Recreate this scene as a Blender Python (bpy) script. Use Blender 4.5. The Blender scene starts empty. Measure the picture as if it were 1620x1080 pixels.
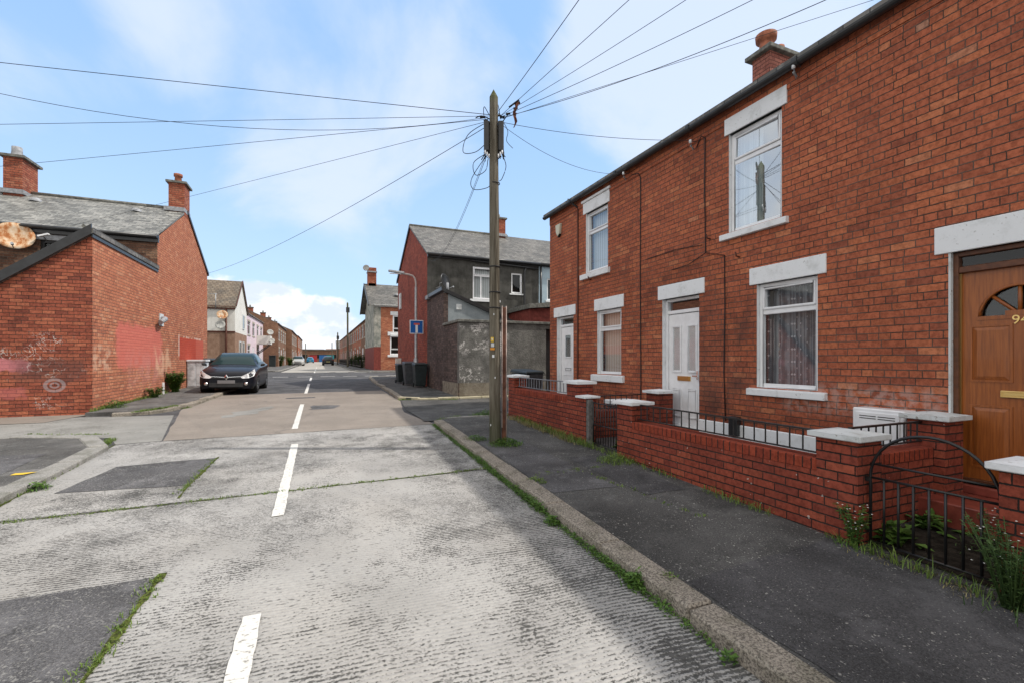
import bpy, bmesh, math, random
from mathutils import Vector, Matrix, noise as mnoise
random.seed(7)
R = math.radians
scene = bpy.context.scene
col = scene.collection

# ---------------------------------------------------------------- camera, sky, sun, exposure
cam_d = bpy.data.cameras.new("camera"); cam = bpy.data.objects.new("camera", cam_d); col.objects.link(cam)
cam_d.sensor_width = 36.0; cam_d.lens = 16.0; cam_d.shift_y = 27.0/1620.0
cam_d.clip_start = 0.05; cam_d.clip_end = 3000
cam.location = (0, 0, 1.4); cam.rotation_euler = (R(90), 0, R(-23))
scene.camera = cam
SUN_V = Vector((.69, -.25, .93)).normalized()
SUN_EL = math.asin(SUN_V.z)
world = bpy.data.worlds.new("World"); scene.world = world; world.use_nodes = True
sun_d = bpy.data.lights.new("sun", 'SUN'); sun = bpy.data.objects.new("sun", sun_d); col.objects.link(sun)
sun_d.energy = 2.05; sun_d.angle = R(1.0); sun_d.color = (1.0, .94, .85)
sun.rotation_euler = (-SUN_V).to_track_quat('-Z', 'Y').to_euler()
scene.view_settings.view_transform = 'Standard'; scene.view_settings.look = 'None'
scene.view_settings.exposure = 0.86; scene.view_settings.gamma = 1.0
scene.cycles.max_bounces = 6; scene.cycles.transparent_max_bounces = 12

# ---------------------------------------------------------------- node helper
class M:
    def __init__(s, name, tree=None):
        if tree is None:
            s.m = bpy.data.materials.new(name); s.m.use_nodes = True; s.t = s.m.node_tree
            for n in list(s.t.nodes): s.t.nodes.remove(n)
        else:
            s.m = None; s.t = tree
    def n(s, typ, **kw):
        o = s.t.nodes.new('ShaderNode'+typ)
        for k, v in kw.items(): setattr(o, k, v)
        return o
    def put(s, sock, v):
        if v is None: return
        if isinstance(v, bpy.types.NodeSocket): s.t.links.new(v, sock)
        else:
            if hasattr(sock, 'default_value'):
                try:
                    if sock.type == 'RGBA' and len(v) == 3: v = (*v, 1)
                except TypeError: pass
                sock.default_value = v
    def math(s, op, a, b=None, c=None, clamp=False):
        o = s.n('Math', operation=op); o.use_clamp = clamp
        s.put(o.inputs[0], a); s.put(o.inputs[1], b)
        if c is not None: s.put(o.inputs[2], c)
        return o.outputs[0]
    def sm(s, v, a, b, lo=0., hi=1.):
        o = s.n('MapRange', interpolation_type='SMOOTHSTEP')
        s.put(o.inputs[0], v); s.put(o.inputs[1], a); s.put(o.inputs[2], b); s.put(o.inputs[3], lo); s.put(o.inputs[4], hi)
        return o.outputs[0]
    def mix(s, f, a, b, mode='MIX'):
        o = s.n('Mix', data_type='RGBA', blend_type=mode)
        s.put(o.inputs[0], f); s.put(o.inputs[6], a); s.put(o.inputs[7], b)
        return o.outputs[2]
    def sep(s, v):
        o = s.n('SeparateXYZ'); s.put(o.inputs[0], v); return o.outputs
    def comb(s, x, y, z=0.):
        o = s.n('CombineXYZ'); s.put(o.inputs[0], x); s.put(o.inputs[1], y); s.put(o.inputs[2], z); return o.outputs[0]
    def scale(s, v, sc):
        o = s.n('VectorMath', operation='MULTIPLY'); s.put(o.inputs[0], v); s.put(o.inputs[1], sc); return o.outputs[0]
    def add(s, v, w):
        o = s.n('VectorMath', operation='ADD'); s.put(o.inputs[0], v); s.put(o.inputs[1], w); return o.outputs[0]
    def noise(s, v, sc, det=3., rough=.55, col=False, dist=0.):
        o = s.n('TexNoise'); s.put(o.inputs['Vector'], v); s.put(o.inputs['Scale'], sc)
        o.inputs['Detail'].default_value = det; o.inputs['Roughness'].default_value = rough; o.inputs['Distortion'].default_value = dist
        return o.outputs[1 if col else 0]
    def vor(s, v, sc, feat='F1', out='Distance', rnd=1.):
        o = s.n('TexVoronoi', feature=feat); s.put(o.inputs['Vector'], v); s.put(o.inputs['Scale'], sc); s.put(o.inputs['Randomness'], rnd)
        return o.outputs[out]
    def white(s, v):
        o = s.n('TexWhiteNoise', noise_dimensions='3D'); s.put(o.inputs['Vector'], v); return o.outputs
    def ramp(s, f, stops, interp='LINEAR'):
        o = s.n('ValToRGB'); cr = o.color_ramp; cr.interpolation = interp
        while len(cr.elements) > 1: cr.elements.remove(cr.elements[0])
        cr.elements[0].position = stops[0][0]; cr.elements[0].color = (*stops[0][1], 1)
        for p, c in stops[1:]:
            e = cr.elements.new(p); e.color = (*c, 1)
        s.put(o.inputs[0], f); return o.outputs[0]
    def uv(s): return s.n('UVMap').outputs[0]
    def pos(s): return s.n('NewGeometry').outputs['Position']
    def bump(s, h, dist=.01, st=1., nrm=None):
        o = s.n('Bump'); s.put(o.inputs['Height'], h); o.inputs['Distance'].default_value = dist; s.put(o.inputs['Strength'], st)
        if nrm is not None: s.put(o.inputs['Normal'], nrm)
        return o.outputs[0]
    def pbr(s, colr, rough=.8, spec=.3, metal=0., nrm=None, coat=0., **kw):
        p = s.n('BsdfPrincipled')
        s.put(p.inputs['Base Color'], colr); s.put(p.inputs['Roughness'], rough); s.put(p.inputs['Specular IOR Level'], spec); s.put(p.inputs['Metallic'], metal)
        if nrm is not None: s.put(p.inputs['Normal'], nrm)
        if coat: p.inputs['Coat Weight'].default_value = coat; p.inputs['Coat Roughness'].default_value = .04
        o = s.n('OutputMaterial'); s.t.links.new(p.outputs[0], o.inputs[0]); return s.m
    def box(s, u, v, u0, u1, v0, v1, e=.03):
        a = s.sm(u, u0-e, u0+e); b = s.sm(u, u1-e, u1+e, 1., 0.); c = s.sm(v, v0-e, v0+e); d = s.sm(v, v1-e, v1+e, 1., 0.)
        return s.math('MULTIPLY', s.math('MULTIPLY', a, b), s.math('MULTIPLY', c, d))

# ---------------------------------------------------------------- world sky
w = M('', world.node_tree)
for n_ in list(w.t.nodes): w.t.nodes.remove(n_)
sky = w.n('TexSky', sky_type='NISHITA'); sky.sun_disc = False
sky.sun_elevation = SUN_EL; sky.sun_rotation = math.atan2(SUN_V.x, SUN_V.y)
sky.air_density = 1.0; sky.dust_density = .6; sky.ozone_density = 2.0; sky.altitude = 50
dirv = w.n('TexCoord').outputs['Generated']
dx, dy, dz = w.sep(dirv)
zz = w.math('ADD', w.math('MAXIMUM', dz, 0.), .55)
pl = w.comb(w.math('DIVIDE', dx, zz), w.math('DIVIDE', dy, zz), 0.)
cirrus = w.noise(w.add(pl, (3.1, 1.7, 0)), 2.3, 7., .55, dist=.35)
wide = w.noise(pl, .45, 2., .5)
def blob(v, c0, c1):
    d = Vector(v).normalized(); o = w.n('VectorMath', operation='DOT_PRODUCT'); w.put(o.inputs[0], dirv); o.inputs[1].default_value = d
    return w.sm(o.outputs['Value'], c0, c1)
b1 = blob((.79, .75, .70), .945, .985)          # bright patch high over the right-hand terrace
b1b = blob((.8, .62, .5), .965, .995)
b2 = blob((.02, 1.12, .75), .93, .995)         # wisps high above the street
b3 = blob((-.55, 1.3, .78), .97, .998)
msk = w.math('ADD', w.math('ADD', w.math('MULTIPLY', b1, .34), w.math('MULTIPLY', b1b, .02)), w.math('ADD', w.math('MULTIPLY', b2, .27), w.math('MULTIPLY', b3, .24)))
cv = w.math('ADD', w.math('ADD', cirrus, w.math('MULTIPLY', wide, .15)), msk)
cfac = w.math('MULTIPLY', w.sm(cv, .64, .90), .66)
# cumulus bank low over the end of the street
cp = w.comb(dx, dy, w.math('MULTIPLY', dz, 1.6))
cum = w.noise(cp, 6.5, 8., .58)
az = w.math('DIVIDE', dx, w.math('MAXIMUM', dy, .01))
el = w.math('DIVIDE', dz, w.math('MAXIMUM', dy, .01))
top = w.math('SUBTRACT', w.math('ADD', w.math('MULTIPLY', w.sm(w.math('ABSOLUTE', w.math('ADD', az, .15)), .0, .40, 1., 0.), .14), .035), el)
front = w.math('MULTIPLY', w.sm(dy, .2, .5), 1.)
cumf = w.math('MULTIPLY', w.sm(w.math('ADD', top, w.math('MULTIPLY', w.math('SUBTRACT', cum, .5), .30)), -.005, .03), front)
shade = w.noise(cp, 11., 5., .6)
cumcol = w.mix(w.sm(shade, .42, .60), (4.0, 4.4, 5.0), (5.8, 5.8, 5.9))
bright = w.mix(1., sky.outputs[0], (1.05, 1.04, 1.02), 'MULTIPLY')
haze = w.mix(w.sm(dz, .0, .35, .5, 0.), bright, (3.4, 4.6, 6.0))
skyc = w.mix(.75, haze, w.mix(w.sm(dz, .0, .65), (2.95, 4.1, 5.4), (1.95, 3.3, 5.4)))
s1 = w.mix(cfac, skyc, (4.3, 4.6, 5.3))
s2 = w.mix(w.math('MULTIPLY', cumf, .9), s1, cumcol)
# added white overcast, unseen behind and above the camera, neutralises the blue ambient
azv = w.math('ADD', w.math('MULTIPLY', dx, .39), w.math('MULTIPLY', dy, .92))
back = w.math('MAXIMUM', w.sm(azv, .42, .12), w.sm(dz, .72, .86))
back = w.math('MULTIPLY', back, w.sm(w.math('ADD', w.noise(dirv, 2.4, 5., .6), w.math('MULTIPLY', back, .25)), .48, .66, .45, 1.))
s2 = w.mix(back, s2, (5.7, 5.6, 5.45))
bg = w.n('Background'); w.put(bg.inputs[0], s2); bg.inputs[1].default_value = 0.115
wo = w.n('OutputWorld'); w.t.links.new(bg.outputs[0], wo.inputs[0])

# ---------------------------------------------------------------- mesh builder
class Frame:                       # wall frame: u along the wall, n outward, z up
    def __init__(s, o, u, n): s.o = Vector(o); s.u = Vector(u); s.n = Vector(n)
    def p(s, u, n, z): return s.o + s.u*u + s.n*n + Vector((0, 0, z))
W0 = Frame((0, 0, 0), (1, 0, 0), (0, 1, 0))
class B:
    def __init__(s): s.v = []; s.f = []; s.mi = []; s.sm = []
    def face(s, pts, mi=0, smooth=False):
        i = len(s.v); s.v += [Vector(p) for p in pts]; s.f.append(tuple(range(i, i+len(pts)))); s.mi.append(mi); s.sm.append(smooth)
    def mesh(s, vs, fs, mi=0, smooth=False):
        i = len(s.v); s.v += [Vector(p) for p in vs]
        for f in fs: s.f.append(tuple(i+k for k in f)); s.mi.append(mi); s.sm.append(smooth)
    def box(s, u0, u1, n0, n1, z0, z1, fr=W0, mi=0):
        u0, u1 = sorted((u0, u1)); n0, n1 = sorted((n0, n1)); z0, z1 = sorted((z0, z1))
        P = [fr.p(a, b, c) for c in (z0, z1) for b in (n0, n1) for a in (u0, u1)]
        F = [(0, 2, 3, 1), (4, 5, 7, 6), (0, 1, 5, 4), (2, 6, 7, 3), (0, 4, 6, 2), (1, 3, 7, 5)]
        s.mesh(P, F, mi); return s
    def prism(s, poly, d, mi=0):   # poly: 3D points of a planar polygon, d: extrusion vector
        d = Vector(d); n = len(poly); P = [Vector(p) for p in poly]; Q = [p+d for p in P]
        s.mesh(P+Q, [tuple(range(n))[::-1], tuple(range(n, 2*n))]+[(i, (i+1) % n, n+(i+1) % n, n+i) for i in range(n)], mi); return s
    def tube(s, pts, r, n=6, r1=None, mi=0, cap=True):
        pts = [Vector(p) for p in pts]; rings = []; L = len(pts)
        for i, p in enumerate(pts):
            t = (pts[min(i+1, L-1)]-pts[max(i-1, 0)]).normalized()
            a = t.cross(Vector((0, 0, 1)) if abs(t.z) < .95 else Vector((1, 0, 0))).normalized(); b = t.cross(a)
            rr = r if r1 is None else r+(r1-r)*i/(L-1)
            rings.append([p+(a*math.cos(2*math.pi*k/n)+b*math.sin(2*math.pi*k/n))*rr for k in range(n)])
        V = [q for rg in rings for q in rg]
        F = [(i*n+k, i*n+(k+1) % n, (i+1)*n+(k+1) % n, (i+1)*n+k) for i in range(L-1) for k in range(n)]
        s.mesh(V, F, mi, True)
        if cap: s.mesh(rings[0], [tuple(range(n))], mi); s.mesh(rings[-1], [tuple(range(n))[::-1]], mi)
        return s
    def lathe(s, c, prof, n=16, axis='z', mi=0):   # prof [(r,h)]
        c = Vector(c)
        def q(r, h, k):
            a = 2*math.pi*k/n; x, y = r*math.cos(a), r*math.sin(a)
            return c + (Vector((x, y, h)) if axis == 'z' else Vector((h, x, y)) if axis == 'x' else Vector((x, h, y)))
        V = [q(r, h, k) for r, h in prof for k in range(n)]
        F = [(i*n+k, i*n+(k+1) % n, (i+1)*n+(k+1) % n, (i+1)*n+k) for i in range(len(prof)-1) for k in range(n)]
        s.mesh(V, F, mi, True); return s
    def build(s, name, mats, parent=None, bevel=0., label=None, recalc=True):
        me = bpy.data.meshes.new(name); off = Vector(parent_world(parent)) if parent else Vector((0, 0, 0))
        bm = bmesh.new(); vs = [bm.verts.new(p) for p in s.v]
        for f, mi, smo in zip(s.f, s.mi, s.sm):
            try: fc = bm.faces.new([vs[k] for k in f])
            except ValueError: continue
            fc.material_index = mi; fc.smooth = smo
        bmesh.ops.remove_doubles(bm, verts=bm.verts, dist=1e-5)
        if recalc: bmesh.ops.recalc_face_normals(bm, faces=bm.faces)
        if bevel: bmesh.ops.bevel(bm, geom=[e for e in bm.edges if len(e.link_faces) == 2 and e.calc_face_angle(0) > .6], offset=bevel, segments=1, affect='EDGES', profile=.5)
        uvl = bm.loops.layers.uv.new('UVMap')
        for f in bm.faces:
            nn = f.normal
            if nn.length < .5: continue
            if abs(nn.z) > .9: ua, va = Vector((1, 0, 0)), Vector((0, 1, 0))
            else:
                ua = Vector((0, 0, 1)).cross(nn).normalized()
                if abs(ua.x) > abs(ua.y): ua = ua if ua.x > 0 else -ua
                else: ua = ua if ua.y > 0 else -ua
                va = nn.cross(ua).normalized()
                if va.z < 0: va = -va
            for l in f.loops: l[uvl].uv = (l.vert.co.dot(ua), l.vert.co.dot(va))
        for v in bm.verts: v.co -= off
        bm.to_mesh(me); bm.free()
        for m in (mats if isinstance(mats, (list, tuple)) else [mats]): me.materials.append(m)
        o = bpy.data.objects.new(name, me); col.objects.link(o)
        if parent: o.parent = parent
        if label: o['label'] = label
        return o
def parent_world(p):
    v = Vector((0, 0, 0))
    while p: v = v+p.location; p = p.parent
    return v
def tag(o, label=None, cat=None, group=None, kind=None):
    if label: o['label'] = label
    if cat: o['category'] = cat
    if group: o['group'] = group
    if kind: o['kind'] = kind
    return o
def thing(name, loc, label, cat, group=None):
    o = bpy.data.objects.new(name, None); col.objects.link(o); o.location = loc; o.empty_display_size = .2
    return tag(o, label, cat, group)
def copy_tree(o, parent=None):
    c = o.copy(); col.objects.link(c)
    if parent: c.parent = parent
    for ch in [x for x in bpy.data.objects if x.parent == o]: copy_tree(ch, c)
    return c

# ---------------------------------------------------------------- materials
def plain(name, c, rough=.6, spec=.3, metal=0., nz=0., sc=8., bump=0., coat=0.):
    m = M(name); p = m.pos()
    if nz: 
        f = m.noise(p, sc, 4.); cc = m.mix(m.sm(f, .3, .7), tuple(x*(1-nz) for x in c), tuple(min(1, x*(1+nz*.6)) for x in c))
    else: cc = c
    nr = m.bump(m.noise(p, sc*6, 3.), bump, .5) if bump else None
    return m.pbr(cc, rough, spec, metal, nr, coat)

def brick_mat(name, pal, mortar, bw=.228, bh=.080, mw=.010, head=4, dark=.5, extra=None, depth=.006, grad=None, warp=.004, moff=0.):
    m = M(name); uv = m.uv(); p = m.pos()
    wv = m.n('VectorMath', operation='SUBTRACT'); m.put(wv.inputs[0], m.noise(p, 9., 3., col=True)); wv.inputs[1].default_value = (.5, .5, .5)
    uvw = m.add(uv, m.scale(wv.outputs[0], (warp*2, warp*2, 0)))
    u, v, _ = m.sep(uvw)
    vr = m.math('DIVIDE', v, bh); row = m.math('FLOOR', vr); fv = m.math('FRACT', vr)
    if head:
        ish = m.math('COMPARE', m.math('MODULO', m.math('ADD', row, 400), head), 0., .1)
        wc = m.math('SUBTRACT', 1., m.math('MULTIPLY', ish, .5))
    else: wc = 1.
    off = m.math('MULTIPLY', m.math('FRACT', m.math('MULTIPLY', row, .5)), 1.)
    jit = m.math('MULTIPLY', m.white(m.comb(row, 7.7, 0))[0], .16)
    uu = m.math('ADD', m.math('ADD', m.math('DIVIDE', m.math('DIVIDE', u, bw), wc), off), jit)
    cl = m.math('FLOOR', uu); fu = m.math('FRACT', uu)
    rn = m.white(m.comb(cl, row, .5)); rv = rn[0]; rc = m.sep(rn[1])
    du = m.math('MULTIPLY', m.math('MULTIPLY', m.math('MINIMUM', fu, m.math('SUBTRACT', 1., fu)), bw*1.35), wc)
    dv = m.math('MULTIPLY', m.math('MINIMUM', fv, m.math('SUBTRACT', 1., fv)), bh)
    d = m.math('MINIMUM', du, dv); d = m.math('ADD', d, m.math('MULTIPLY', m.math('SUBTRACT', m.noise(p, 45., 4., .7), .5), .012))
    bk = m.sm(d, mw*.5-.001, mw*.5+.0028)
    c = m.ramp(rv, pal)
    fine = m.noise(m.add(p, m.scale(m.comb(rv, rc[0], rc[1]), (9, 9, 9))), 22., 5., .72)
    c = m.mix(m.sm(fine, .36, .68, .0, .75), c, m.mix(1., c, (.45, .42, .42), 'MULTIPLY'))
    soot = m.sm(m.noise(p, .8, 5., .6), .42, .7); c = m.mix(m.math('MULTIPLY', soot, dark), c, m.mix(1., c, (.42, .38, .38), 'MULTIPLY'))
    speck = m.sm(m.noise(p, 120., 2.), .68, .8); c = m.mix(m.math('MULTIPLY', speck, .35), c, (.05, .035, .03))
    mc = m.mix(m.sm(m.noise(p, 3., 3.), .4, .6), mortar, tuple(x*.55 for x in mortar))
    c = m.mix(bk, mc, c)
    if extra: c = extra(m, c, uv, p, bk)
    h = m.math('ADD', m.math('MULTIPLY', bk, 1.), m.math('ADD', m.math('MULTIPLY', fine, .35), m.math('MULTIPLY', rc[2], .3)))
    return m.pbr(c, .88, .22, 0., m.bump(h, depth, .9))

PAL_T = [(0, (.31, .094, .055)), (.15, (.41, .122, .064)), (.5, (.48, .142, .072)), (.65, (.40, .118, .062)), (.92, (.52, .165, .078)), (.99, (.54, .20, .10)), (1, (.47, .24, .16))]
def terr_extra(m, c, uv, p, bk):
    u, v, _ = m.sep(uv)
    ef = m.math('MULTIPLY', m.box(u, v, 2.5, 4.2, .72, 1.08, .08), m.sm(m.noise(p, 12., 4.), .38, .62))
    c = m.mix(m.math('MULTIPLY', ef, .36), c, (.52, .42, .38))
    stn = m.math('MULTIPLY', m.math('MULTIPLY', m.box(u, v, 4.7, 5.7, .4, 2.3, .25), m.sm(m.noise(p, 2.2, 4.), .35, .6)), .65)
    c = m.mix(stn, c, (.075, .042, .036))
    b2 = m.math('MULTIPLY', m.box(u, v, .5, 9.5, -.1, .75, .2), .45); c = m.mix(b2, c, m.mix(1., c, (.5, .42, .42), 'MULTIPLY'))
    drp = m.math('MULTIPLY', m.sm(m.noise(m.comb(m.math('MULTIPLY', u, 7.), m.math('MULTIPLY', v, .5), 0), 1., 3.), .55, .75), m.sm(v, 3.3, 2.6)); 
    return m.mix(m.math('MULTIPLY', drp, .35), c, (.06, .04, .035))
def fleck_extra(m, c, uv, p, bk):
    f = m.sm(m.noise(p, 17., 1.), .76, .79)
    return m.mix(m.math('MULTIPLY', f, .6), c, (.6, .55, .5))
MT = {}
MT['brick_terrace'] = brick_mat('weathered terrace brick', PAL_T, (.12, .085, .068), mw=.009, dark=.5, extra=terr_extra, head=5)
MT['brick_end'] = brick_mat('plain weathered brick', PAL_T, (.13, .10, .085), head=5)
MT['brick_garden'] = brick_mat('smooth red garden wall brick', [(0, (.24, .055, .034)), (.5, (.31, .070, .041)), (.8, (.215, .05, .034)), (1, (.36, .09, .05))], (.034, .027, .024), bw=.232, bh=.077, mw=.010, head=0, dark=.45, warp=.002, extra=fleck_extra)
MT['brick_soldier'] = brick_mat('brick on edge coping', [(0, (.27, .05, .027)), (.5, (.35, .068, .034)), (1, (.23, .044, .026))], (.03, .024, .022), bw=.078, bh=50., mw=.012, head=0, dark=.5, warp=.002)
MT['brick_chimney'] = brick_mat('chimney brick', [(0, (.30, .085, .05)), (.5, (.42, .13, .075)), (.8, (.50, .20, .12)), (1, (.35, .10, .06))], (.10, .07, .06), head=0)
MT['brick_chimney_pink'] = brick_mat('pink new chimney brick', [(0, (.36, .13, .10)), (.5, (.46, .19, .145)), (1, (.40, .15, .11))], (.12, .05, .04), head=0, mw=.012)

def left_front(m, c, uv, p, bk):      # wall of the outhouse facing the camera: scribbles and pink patches
    u, v, _ = m.sep(uv); nz = m.noise(p, 3.5, 4.)
    def rag(u0, u1, v0, v1, e=.05, t=.5): return m.math('MULTIPLY', m.box(m.math('ADD', u, m.math('MULTIPLY', m.math('SUBTRACT', nz, .5), .5)), m.math('ADD', v, m.math('MULTIPLY', m.math('SUBTRACT', m.noise(p, 5.), .5), .3)), u0, u1, v0, v1, e), t)
    c = m.mix(rag(-6.9, -5.95, 1.12, 1.38, .05, .85), c, (.55, .20, .22))
    c = m.mix(rag(-6.9, -6.0, .52, .74, .05, .5), c, (.50, .15, .15))
    c = m.mix(rag(-6.2, -5.0, .9, 1.4, .1, .5), c, (.10, .055, .05))
    n2 = m.noise(m.comb(m.math('MULTIPLY', u, 1.), v, 3.3), 4.2, 3., .5, dist=1.6)
    sc = m.math('MULTIPLY', m.sm(m.math('ABSOLUTE', m.math('SUBTRACT', n2, .5)), .006, .014, 1., 0.), m.sm(m.noise(p, 1.9, 2.), .46, .56))
    zone = m.math('MAXIMUM', m.box(u, v, -7, -5.2, 1.4, 1.95, .1), m.math('MAXIMUM', m.box(u, v, -6.6, -4.95, .95, 1.3, .08), m.box(u, v, -5.85, -5.2, .28, .55, .06)))
    c = m.mix(m.math('MULTIPLY', m.math('MULTIPLY', sc, zone), .7), c, (.72, .68, .64))
    r = m.math('SQRT', m.math('ADD', m.math('POWER', m.math('MULTIPLY', m.math('ADD', u, 5.52), .8), 2.), m.math('POWER', m.math('SUBTRACT', v, .80), 2.)))
    ring = m.math('MAXIMUM', m.sm(m.math('ABSOLUTE', m.math('SUBTRACT', r, .13)), .02, .035, 1., 0.), m.sm(m.math('ABSOLUTE', m.math('SUBTRACT', r, .055)), .012, .02, 1., 0.))
    return m.mix(m.math('MULTIPLY', ring, .42), c, (.42, .40, .42))
def left_street(m, c, uv, p, bk):     # street side: repainted pink-red patch, deep red rectangle, pale smears
    u, v, _ = m.sep(uv); nz = m.math('SUBTRACT', m.noise(p, 2.5, 5.), .5)
    uu = m.math('ADD', u, m.math('MULTIPLY', nz, 1.0)); vv = m.math('ADD', v, m.math('MULTIPLY', m.math('SUBTRACT', m.noise(p, 4., 4.), .5), .5))
    a = m.math('MULTIPLY', m.box(uu, vv, 14.9, 18.6, 1.15, 2.35, .12), .8); c = m.mix(a, c, (.56, .145, .115))
    a = m.math('MULTIPLY', m.box(uu, vv, 15.7, 19.0, .65, 1.5, .25), m.sm(m.noise(p, 3., 4.), .35, .6, 0., .5)); c = m.mix(a, c, (.50, .22, .19))
    a = m.math('MULTIPLY', m.box(uu, vv, 18.0, 19.9, .9, 1.75, .2), m.sm(m.noise(p, 2.2, 5.), .42, .62, 0., .6)); c = m.mix(a, c, (.68, .44, .30))
    a = m.math('MULTIPLY', m.box(uu, vv, 13.6, 14.6, 1.15, 1.65, .1), m.sm(m.noise(p, 5., 4.), .4, .6, 0., .55)); c = m.mix(a, c, (.62, .42, .30))
    c = m.mix(m.math('MULTIPLY', m.box(u, v, 20.75, 24.6, 1.36, 2.2, .03), .88), c, m.mix(m.sm(u, 23.2, 23.3), (.40, .05, .028), (.46, .09, .06)))
    edge = m.math('MULTIPLY', m.math('MAXIMUM', m.box(u, v, 20.62, 20.75, 1.5, 2.3, .02), m.math('MULTIPLY', m.box(u, v, 20.8, 24.6, 2.2, 2.27, .02), m.sm(m.noise(p, 5.), .5, .55))), .7)
    c = m.mix(edge, c, (.66, .52, .45))
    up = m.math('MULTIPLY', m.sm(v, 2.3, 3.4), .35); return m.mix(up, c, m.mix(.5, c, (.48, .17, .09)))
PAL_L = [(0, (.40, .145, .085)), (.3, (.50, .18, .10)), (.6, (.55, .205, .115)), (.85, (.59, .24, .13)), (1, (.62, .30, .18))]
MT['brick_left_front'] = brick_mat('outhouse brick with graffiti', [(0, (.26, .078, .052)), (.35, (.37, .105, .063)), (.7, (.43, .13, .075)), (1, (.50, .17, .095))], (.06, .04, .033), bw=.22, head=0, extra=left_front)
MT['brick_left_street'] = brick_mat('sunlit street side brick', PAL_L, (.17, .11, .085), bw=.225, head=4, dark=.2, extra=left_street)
MT['brick_left_rear'] = brick_mat('sooty rear brick', [(0, (.10, .06, .045)), (.5, (.2, .10, .065)), (1, (.33, .2, .13))], (.13, .11, .09), head=0, dark=.6)
MT['brick_gable_dark'] = brick_mat('deep red gable brick', [(0, (.27, .065, .042)), (.5, (.36, .083, .05)), (1, (.42, .11, .065))], (.10, .065, .055), head=0)
MT['brick_black'] = brick_mat('dark sooted brick', [(0, (.075, .055, .05)), (.5, (.12, .085, .075)), (1, (.17, .12, .105))], (.07, .06, .055), bw=.23, head=2, dark=.6)
MT['brick_brown'] = brick_mat('brown far brick', [(0, (.24, .13, .085)), (.5, (.30, .165, .105)), (1, (.34, .19, .12))], (.2, .14, .1), head=0)
MT['brick_red_far'] = brick_mat('red far brick', PAL_L, (.15, .09, .07), head=0)

def slate_mat(name, pal, bw=.28, bh=.2, lichen=.35, tile=False):
    m = M(name); uv = m.uv(); p = m.pos(); u, v, _ = m.sep(uv)
    vr = m.math('DIVIDE', v, bh); row = m.math('FLOOR', vr); fv = m.math('FRACT', vr)
    uu = m.math('ADD', m.math('DIVIDE', u, bw), m.math('MULTIPLY', m.math('FRACT', m.math('MULTIPLY', row, .5)), 1.)); cl = m.math('FLOOR', uu); fu = m.math('FRACT', uu)
    rn = m.white(m.comb(cl, row, 1.5)); c = m.ramp(rn[0], pal)
    c = m.mix(m.math('MULTIPLY', m.sm(m.noise(p, 7., 5., .65), .5, .62), lichen), c, (.40, .40, .37))
    c = m.mix(m.math('MULTIPLY', m.sm(m.noise(p, .9, 4.), .45, .65), .4), c, (.05, .052, .05))
    e = m.math('MINIMUM', m.sm(fv, .0, .12), m.sm(m.math('MINIMUM', fu, m.math('SUBTRACT', 1., fu)), .0, .04))
    c = m.mix(e, (.02, .02, .02), c)
    h = m.math('ADD', m.math('MULTIPLY', m.math('SUBTRACT', 1., fv), 1.), m.math('MULTIPLY', rn[0], .5))
    if tile: h = m.math('ADD', h, m.math('MULTIPLY', m.math('SINE', m.math('MULTIPLY', fu, 6.283)), .8))
    return m.pbr(c, .7, .35, 0., m.bump(h, .02, .8))
MT['slate'] = slate_mat('weathered slate', [(0, (.11, .11, .105)), (.5, (.17, .17, .16)), (1, (.26, .255, .24))], lichen=.6)
MT['slate_dark'] = slate_mat('dark slate', [(0, (.085, .08, .075)), (.5, (.12, .115, .105)), (1, (.16, .15, .14))], lichen=.3)
MT['tile'] = slate_mat('brown interlocking tile', [(0, (.12, .09, .065)), (.5, (.155, .12, .085)), (1, (.19, .15, .11))], bw=.3, bh=.3, lichen=.1, tile=True)

def render_mat(name, a, b, sc=5., streak=0., patches=None, bump=.008, gran=90.):
    m = M(name); p = m.pos(); uv = m.uv(); u, v, _ = m.sep(uv)
    f = m.noise(p, sc, 6., .65); c = m.mix(m.sm(f, .35, .65), a, b)
    if streak:
        st = m.noise(m.comb(m.math('MULTIPLY', u, 6.), m.math('MULTIPLY', v, .35), 0.), 1.5, 4.); c = m.mix(m.math('MULTIPLY', m.sm(st, .45, .7), streak), c, m.mix(1., c, (.55, .55, .52), 'MULTIPLY'))
    g = m.noise(p, gran, 2.); c = m.mix(m.sm(g, .35, .7, .0, .5), c, m.mix(1., c, (.35, .35, .35), 'MULTIPLY'))
    if patches: c = patches(m, c, u, v, p)
    return m.pbr(c, .92, .15, 0., m.bump(m.math('ADD', g, m.noise(p, gran*.4, 3.)), bump, .8))
def yard_patch(m, c, u, v, p):
    nn = m.noise(p, 2.6, 6., .62)
    pk = m.math('MULTIPLY', m.sm(nn, .52, .56), m.sm(m.noise(p, 22., 3.), .38, .56)); zone = m.math('MAXIMUM', m.box(u, v, 4.1, 5.1, 1.6, 2.7, .2), m.box(u, v, 4.1, 4.9, .4, 1.15, .12))
    zone = m.math('MAXIMUM', zone, m.box(u, v, 5.2, 5.8, 1.5, 2.5, .15))
    c = m.mix(m.math('MULTIPLY', pk, m.math('MULTIPLY', zone, .85)), c, (.62, .60, .58))
    base = m.sm(m.math('ADD', v, m.math('MULTIPLY', m.math('SUBTRACT', m.noise(p, 1.5), .5), .06)), .60, .64, 1., 0.)
    return m.mix(m.math('MULTIPLY', base, .9), c, m.mix(m.sm(m.noise(p, 3., 5.), .35, .65), (.17, .145, .11), (.27, .24, .19)))
MT['yard_render'] = render_mat('dark pebbledash with peeled paint', (.14, .138, .13), (.23, .227, .212), 3., .25, yard_patch, .02, 45.)
MT['black_render'] = render_mat('black rough render', (.065, .064, .058), (.11, .108, .10), 2.5, .35, None, .012)
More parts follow.
